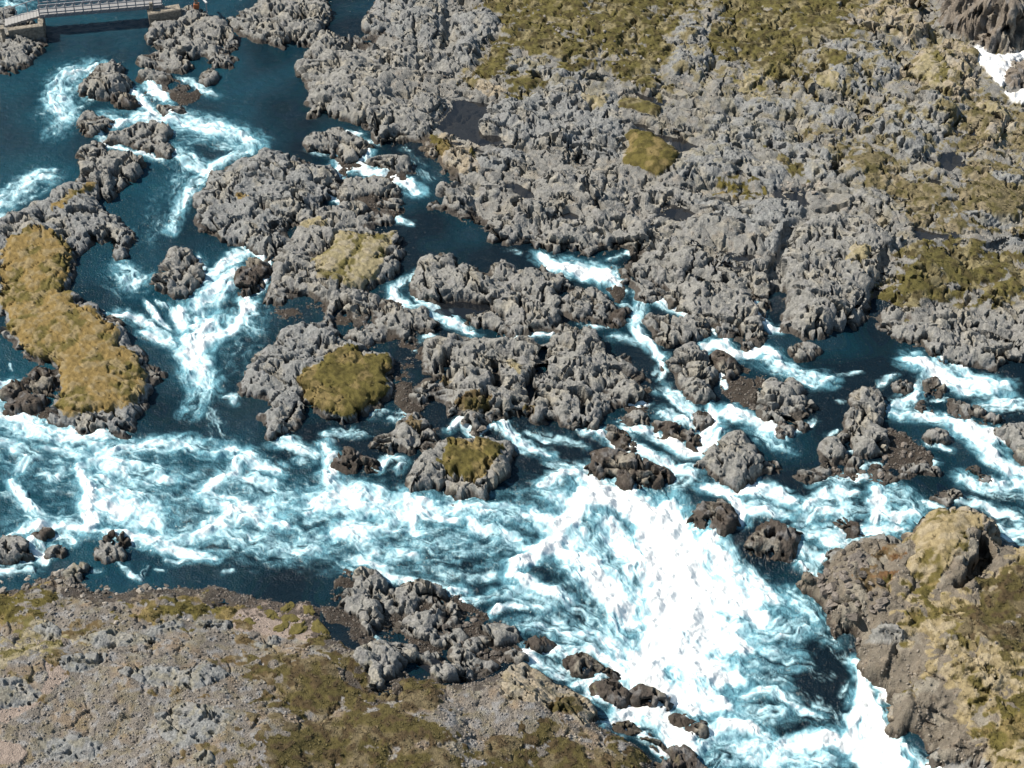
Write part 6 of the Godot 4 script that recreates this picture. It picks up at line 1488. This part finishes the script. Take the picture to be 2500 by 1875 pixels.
# ------------------------------------------------------------------ footbridge
func beam(st: SurfaceTool, a: Vector3, b: Vector3, w: float, h: float, side := Vector3.ZERO) -> void:
	var d := (b - a).normalized()
	var s := side if side != Vector3.ZERO else d.cross(Vector3.UP)
	if s.length() < 0.01:
		s = Vector3.RIGHT
	s = s.normalized()
	var u := s.cross(d).normalized()
	var c := minf(w, h) * 0.08
	# a bar with chamfered long edges
	var ring := [Vector2(-w / 2 + c, -h / 2), Vector2(w / 2 - c, -h / 2), Vector2(w / 2, -h / 2 + c), Vector2(w / 2, h / 2 - c), Vector2(w / 2 - c, h / 2), Vector2(-w / 2 + c, h / 2), Vector2(-w / 2, h / 2 - c), Vector2(-w / 2, -h / 2 + c)]
	var p := []
	var q := []
	for r in ring:
		p.append(a + s * r.x + u * r.y)
		q.append(b + s * r.x + u * r.y)
	var quad := func(e: Vector3, f: Vector3, g: Vector3, i: Vector3, out: Vector3) -> void:
		var n := (f - e).cross(g - e)
		var v := [e, f, g, e, g, i] if n.dot(out) < 0.0 else [e, g, f, e, i, g]
		for k in v:
			st.set_normal(out)
			st.add_vertex(k)
	var mid := (a + b) * 0.5
	for k in 8:
		var m := (k + 1) % 8
		var out: Vector3 = (s * (ring[k].x + ring[m].x) / w + u * (ring[k].y + ring[m].y) / h).normalized()
		quad.call(p[k], p[m], q[m], q[k], out)
	for k in range(1, 7):
		var n0 := -d
		var tri := [p[0], p[k], p[k + 1]]
		if (p[k] - p[0]).cross(p[k + 1] - p[0]).dot(n0) > 0.0:
			tri = [p[0], p[k + 1], p[k]]
		for v in tri:
			st.set_normal(n0)
			st.add_vertex(v)
		tri = [q[0], q[k], q[k + 1]]
		if (q[k] - q[0]).cross(q[k + 1] - q[0]).dot(d) > 0.0:
			tri = [q[0], q[k + 1], q[k]]
		for v in tri:
			st.set_normal(d)
			st.add_vertex(v)

func bar(parent: Node3D, called: String, mat: Material, a: Vector3, b: Vector3, w: float, h: float, side := Vector3.ZERO) -> MeshInstance3D:
	var st := SurfaceTool.new()
	st.begin(Mesh.PRIMITIVE_TRIANGLES)
	beam(st, a - parent.position, b - parent.position, w, h, side)
	var o := MeshInstance3D.new()
	o.name = called
	o.mesh = st.commit()
	o.material_override = mat
	parent.add_child(o, true)
	return o

func base_node(called: String, at: Vector3, label: String, category: String, group := "") -> Node3D:
	var o := Node3D.new()
	o.name = numbered(called)
	o.position = at
	add_child(o)
	tag(o, label, category, group)
	return o

func plain_material(called: String, c: Color, rough: float, low: float, freq: float, scale: float) -> StandardMaterial3D:
	var m := StandardMaterial3D.new()
	m.resource_name = called
	m.albedo_color = c
	m.roughness = rough
	var g := Gradient.new()
	g.set_color(0, Color(low, low, low))
	g.set_color(1, Color.WHITE)
	m.albedo_texture = noise_tex(mk_noise(81, freq, 4), g, 256)
	m.uv1_triplanar = true
	m.uv1_world_triplanar = true
	m.uv1_scale = Vector3.ONE * scale
	return m

func build_bridge() -> void:
	var wood := plain_material("weathered grey timber", lin(0.42, 0.42, 0.43), 0.85, 0.65, 0.03, 1.2)
	var steel := plain_material("galvanised grey rail", lin(0.40, 0.42, 0.45), 0.6, 0.75, 0.03, 1.0)
	var concrete := plain_material("lichen stained concrete", lin(0.42, 0.37, 0.30), 0.95, 0.55, 0.02, 0.6)
	var a := Vector3(-44.0, 3.82, -48.67)
	var b := Vector3(-32.92, 3.76, -50.80)
	var u := (b - a).normalized()
	var v := Vector3(u.z, 0, -u.x).normalized()
	var wide := 1.35
	var br := base_node("footbridge", Vector3(-38.5, 2.2, -50.4), "narrow grey footbridge with railings across the blue channel", "footbridge")
	bar(br, "deck", wood, a + v * wide / 2 + Vector3(0, 0.16, 0), b + v * wide / 2 + Vector3(0, 0.16, 0), wide - 0.12, 0.07)
	for s in [0.0, wide]:
		bar(br, "stringer", wood, a + v * s + Vector3(0, 0.03, 0), b + v * s + Vector3(0, 0.03, 0), 0.12, 0.34)
		for h in [1.18, 0.78]:
			bar(br, "handrail", steel, a + v * s + Vector3(0, h, 0), b + v * s + Vector3(0, h, 0), 0.09, 0.10 if h > 1.0 else 0.08)
		bar(br, "kick_rail", steel, a + v * s + Vector3(0, 0.40, 0), b + v * s + Vector3(0, 0.40, 0), 0.07, 0.12)
		for k in 15:
			var p: Vector3 = a.lerp(b, k / 14.0) + v * s + (-v * 0.08 if s == 0.0 else v * 0.08)
			var po := bar(br, "post", steel, p + Vector3(0, -0.16, 0), p + Vector3(0, 1.2, 0), 0.09, 0.09, u)
			if k < 14:
				var m: Vector3 = a.lerp(b, (k + 0.45) / 14.0) + v * s + (-v * 0.12 if s == 0.0 else v * 0.12)
				var br2 := bar(br, "bracket", wood, m + Vector3(0, 0.02, 0), m + u * 0.28 + Vector3(0, 0.2, 0), 0.10, 0.10)
				br2.position = Vector3.ZERO
	# plank ramp
	var ra := Vector3(-47.30, 3.10, -48.25)
	var rb := Vector3(-44.02, 3.86, -48.77)
	var rv := Vector3(-0.22, 0, -0.97) * 1.35
	var ramp := base_node("plank_ramp", Vector3(-45.7, 2.9, -48.9), "short sloping ramp of pale grey planks leading onto the footbridge", "ramp")
	var pale := plain_material("bleached planks", lin(0.50, 0.49, 0.48), 0.85, 0.72, 0.03, 1.5)
	for k in 11:
		var p := ra.lerp(rb, (k + 0.5) / 11.0) + Vector3(0, 0.012 * float(k % 3), 0)
		bar(ramp, "plank", pale, p - rv * 0.03, p + rv * 1.03, 0.275, 0.06)
	for s in [0.08, 0.92]:
		bar(ramp, "stringer", wood, ra + rv * s + Vector3(0, -0.13, 0), rb + rv * s + Vector3(0, -0.13, 0), 0.1, 0.18)
	bar(ramp, "handrail", steel, ra + rv * 1.02 + Vector3(0, 0.95, 0), rb + rv * 1.02 + Vector3(0, 1.05, 0), 0.07, 0.07)
	for k in 4:
		var p := ra.lerp(rb, k / 3.0) + rv * 1.02
		bar(ramp, "post", steel, p + Vector3(0, -0.1, 0), p + Vector3(0, 1.0, 0), 0.07, 0.07, Vector3.RIGHT)
	# concrete under the ramp
	var ab := base_node("concrete_abutment", Vector3(-45.0, 2.2, -47.0), "stained concrete abutment wall under the plank ramp", "abutment")
	bar(ab, "wall", concrete, Vector3(-46.55, 2.70, -46.5), Vector3(-43.5, 2.70, -47.4), 0.6, 2.1)
	bar(ab, "side_wall", concrete, Vector3(-43.75, 2.75, -47.7), Vector3(-44.2, 2.75, -49.9), 0.5, 1.9)
	bar(ab, "stub_post", concrete, Vector3(-46.95, 1.9, -46.2), Vector3(-46.95, 4.1, -46.2), 0.35, 0.75, Vector3(0.95, 0, -0.3))
	bar(ab, "bearing_block", concrete, Vector3(-43.95, 3.0, -48.4), Vector3(-43.95, 3.72, -48.4), 0.4, 0.5, Vector3.RIGHT)
	var pier := base_node("concrete_pier", Vector3(-33.0, 2.0, -50.5), "pale concrete pier block carrying the far end of the footbridge", "pier")
	bar(pier, "block", concrete, Vector3(-34.2, 2.75, -50.05), Vector3(-31.3, 2.85, -50.95), 1.1, 1.75)
	bar(pier, "stub_post", concrete, Vector3(-33.85, 3.6, -50.25), Vector3(-33.85, 4.45, -50.25), 0.28, 0.3, Vector3.RIGHT)
	bar(pier, "bearing_block", concrete, Vector3(-33.1, 3.55, -50.9), Vector3(-33.1, 3.72, -50.9), 0.6, 0.6, Vector3.RIGHT)
	# posts beyond the pier
	var rust := plain_material("orange paint", lin(0.50, 0.17, 0.07), 0.8, 0.7, 0.03, 1.0)
	var mp := base_node("marker_post", Vector3(-29.96, 3.0, -52.13), "short concrete post with an orange painted foot on the pier islet", "post")
	bar(mp, "shaft", concrete, Vector3(-29.96, 3.0, -52.13), Vector3(-29.96, 4.8, -52.13), 0.3, 0.3, Vector3.RIGHT)
	bar(mp, "painted_foot", rust, Vector3(-29.96, 2.9, -52.13), Vector3(-29.96, 3.35, -52.13), 0.5, 0.5, Vector3.RIGHT)
	var wr := base_node("guard_rail", Vector3(-28.83, 2.6, -51.1), "short white guard rail on a thin post beyond the pier", "railing")
	var white := plain_material("white painted rail", lin(0.7, 0.7, 0.7), 0.7, 0.8, 0.03, 1.0)
	bar(wr, "post", steel, Vector3(-28.83, 2.5, -51.1), Vector3(-28.83, 4.0, -51.1), 0.09, 0.09, Vector3.RIGHT)
	bar(wr, "rail", white, Vector3(-28.75, 4.0, -51.05), Vector3(-30.1, 4.15, -53.2), 0.16, 0.1)

# ------------------------------------------------------------------ loose stones, pebbles, tufts
func stone_mesh(seed_value: int, rings: int, sides: int, sharp: float) -> ArrayMesh:
	var n := mk_noise(seed_value, 0.9, 2)
	var st := SurfaceTool.new()
	st.begin(Mesh.PRIMITIVE_TRIANGLES)
	st.set_smooth_group(-1)
	var g := []
	for r in rings + 1:
		var row := []
		var th := PI * r / rings
		for s in sides:
			var ph := TAU * (s + 0.5 * (r % 2)) / sides
			var d := Vector3(sin(th) * cos(ph), cos(th), sin(th) * sin(ph))
			var k := 1.0 + 0.75 * n.get_noise_3dv(d * 1.1)
			# flat facets
			for f in 7:
				var fd := Vector3(sin(f * 2.4 + seed_value), cos(f * 1.7 + seed_value * 0.7), sin(f * 3.1 + seed_value * 1.3)).normalized()
				var lim := 0.72 + 0.2 * sin(f * 5.0 + seed_value)
				var q := d.dot(fd) * k
				if q > lim:
					k *= lerpf(1.0, lim / q, sharp)
			row.append(Vector3(d.x, d.y * 0.7, d.z) * k * 0.5)
		g.append(row)
	for r in rings:
		for s in sides:
			var m := (s + 1) % sides
			var o := 0 if r % 2 == 0 else 0
			for v in [g[r][s + o], g[r][m], g[r + 1][m], g[r][s], g[r + 1][m], g[r + 1][s]]:
				st.add_vertex(v)
	st.generate_normals()
	return st.commit()

func land_at(x: float, z: float) -> int:
	var j := row_of(z)
	return j * NX + col_lo(j, x)

func scatter_stones() -> void:
	var rng := RandomNumberGenerator.new()
	rng.seed = 77
	var shapes := []
	for k in 8:
		shapes.append(stone_mesh(100 + k * 13, 6, 9, 0.85))
	var mats := [[], []]
	for k in 4:
		for w in 2:
			var m := plain_material("loose stone", lin(0.40, 0.36, 0.315) if w == 0 else lin(0.24, 0.21, 0.185), 0.9, 0.55, 0.03, 0.9)
			m.albedo_color = m.albedo_color * (0.72 + 0.15 * k)
			mats[w].append(m)
	for d in STONES:
		var p := pts_of(d[6])
		var lo := p[0]
		var hi := p[0]
		for v in p:
			lo = lo.min(v)
			hi = hi.max(v)
		var left: int = d[2]
		var tries := 0
		while left > 0 and tries < 4000:
			tries += 1
			var c := Vector2(rng.randf_range(lo.x, hi.x), rng.randf_range(lo.y, hi.y))
			if not Geometry2D.is_point_in_polygon(c, p):
				continue
			var q := land_at(c.x, c.y)
			if OW[q] > 0 and rng.randf() < 0.6:
				continue
			var y := PV[q].y
			if y < BL[q] - 0.45:
				continue
			var size: float = lerpf(d[3], d[4], pow(rng.randf(), 2.0))
			var o := MeshInstance3D.new()
			o.name = numbered("stone")
			o.mesh = shapes[rng.randi() % 8]
			var tone := rng.randi() % 4
			o.material_override = mats[d[5]][tone]
			o.position = Vector3(PV[q].x, y + size * 0.12, PV[q].z)
			o.rotation = Vector3(rng.randf_range(-0.4, 0.4), rng.randf() * TAU, rng.randf_range(-0.4, 0.4))
			o.scale = Vector3(size * rng.randf_range(0.8, 1.3), size * rng.randf_range(0.7, 1.1), size)
			var k_size := "small" if size < d[3] + 0.2 * (d[4] - d[3]) else ("large" if size > d[3] + 0.6 * (d[4] - d[3]) else "middling")
			tag(o, "%s %s %s" % [k_size, ["dark toned", "dull", "light toned", "pale"][tone], d[0]], "stone", d[1])
			add_child(o)
			left -= 1
	# moss cushions on the sand
	var moss := plain_material("yellow moss", lin(0.22, 0.185, 0.05), 1.0, 0.45, 0.05, 1.2)
	for c in CUSHIONS:
		var q := land_at(c[0], c[1])
		var o := MeshInstance3D.new()
		o.name = numbered("moss_cushion")
		o.mesh = stone_mesh(400 + rng.randi() % 50, 9, 14, 0.0)
		o.material_override = moss
		o.position = Vector3(c[0], PV[q].y, c[1])
		o.rotation.y = rng.randf() * TAU
		o.scale = Vector3(c[2] * 2.0, c[2] * 0.75, c[2] * 1.3)
		tag(o, "small yellow green moss cushion growing on the pink sand", "moss cushion", "moss cushions on the sand")
		add_child(o)
	# pebbles on the banks, tufts on the moss
	var pebble := stone_mesh(301, 4, 6, 0.9)
	var pm := plain_material("pebbles", Color.WHITE, 0.92, 0.7, 0.03, 1.0)
	pm.vertex_color_use_as_albedo = true
	var pl: Array[Transform3D] = []
	var pc := PackedColorArray()
	var tl: Array[Transform3D] = []
	var tc := PackedColorArray()
	var n := NX * NZ
	for k in 420000:
		var q := rng.randi() % n
		if OW[q] == 0 and MI[q] == 0 and (GK[q] > 1 or DR[q] > -0.8) and PV[q].y > BL[q] - 0.3:
			var dense := 0.5 if GK[q] == 2 else 0.22
			if DR[q] < 1.0:
				dense = 0.8
			if rng.randf() > dense:
				continue
			var s := 0.05 + 0.20 * pow(rng.randf(), 4.0)
			pl.append(Transform3D(Basis(Vector3.UP, rng.randf() * TAU).scaled(Vector3(s * 1.2, s, s)), PV[q] + Vector3(0, s * 0.15, 0)))
			pc.append(CV[q].lerp(Color(0.38, 0.34, 0.30), 0.35) * rng.randf_range(0.7, 1.35))
		elif MI[q] > 0 and MS[q] > 0.3 and rng.randf() < (0.25 if OW[q] == 0 else 0.03):
			var s := rng.randf_range(0.10, 0.26)
			tl.append(Transform3D(Basis(Vector3.UP, rng.randf() * TAU).scaled(Vector3(s, s * 0.42, s)), PV[q]))
			tc.append(CV[q] * rng.randf_range(0.95, 1.4))
	make_copies("gravel", pebble, pm, pl, pc, "fine mixed gravel strewn over the banks and bars", "gravel")
	var tuft_mat := plain_material("moss tufts", Color.WHITE, 1.0, 0.7, 0.05, 2.0)
	tuft_mat.vertex_color_use_as_albedo = true
	make_copies("grass", tuft_mesh(), tuft_mat, tl, tc, "short moss and grass tufts growing over the moss mats", "grass")
	print("rows ", NZ, " pebbles ", pl.size(), " tufts ", tl.size())

func tuft_mesh() -> ArrayMesh:
	var st := SurfaceTool.new()
	st.begin(Mesh.PRIMITIVE_TRIANGLES)
	st.set_smooth_group(-1)
	var rng := RandomNumberGenerator.new()
	rng.seed = 5
	for k in 9:
		var a := TAU * k / 9.0 + rng.randf() * 0.5
		var d := Vector3(cos(a), 0, sin(a))
		var r := rng.randf_range(0.1, 0.5)
		var root := d * r * 0.6
		var tip := root + d * rng.randf_range(0.05, 0.4) + Vector3(0, rng.randf_range(0.3, 0.7), 0)
		var side := Vector3(-d.z, 0, d.x) * 0.16
		for v in [root - side, tip, root + side]:
			st.add_vertex(v)
		for v in [root - side, root + d * 0.18, tip]:
			st.add_vertex(v)
	st.generate_normals()
	return st.commit()

func make_copies(called: String, mesh: Mesh, mat: Material, at: Array[Transform3D], colors: PackedColorArray, label: String, category: String) -> void:
	var mm := MultiMesh.new()
	mm.transform_format = MultiMesh.TRANSFORM_3D
	mm.use_colors = true
	mm.mesh = mesh
	mm.instance_count = at.size()
	for k in at.size():
		mm.set_instance_transform(k, at[k])
		mm.set_instance_color(k, colors[k])
	var o := MultiMeshInstance3D.new()
	o.name = called
	o.multimesh = mm
	o.material_override = mat
	o.set_meta("kind", "stuff")
	tag(o, label, category)
	add_child(o)
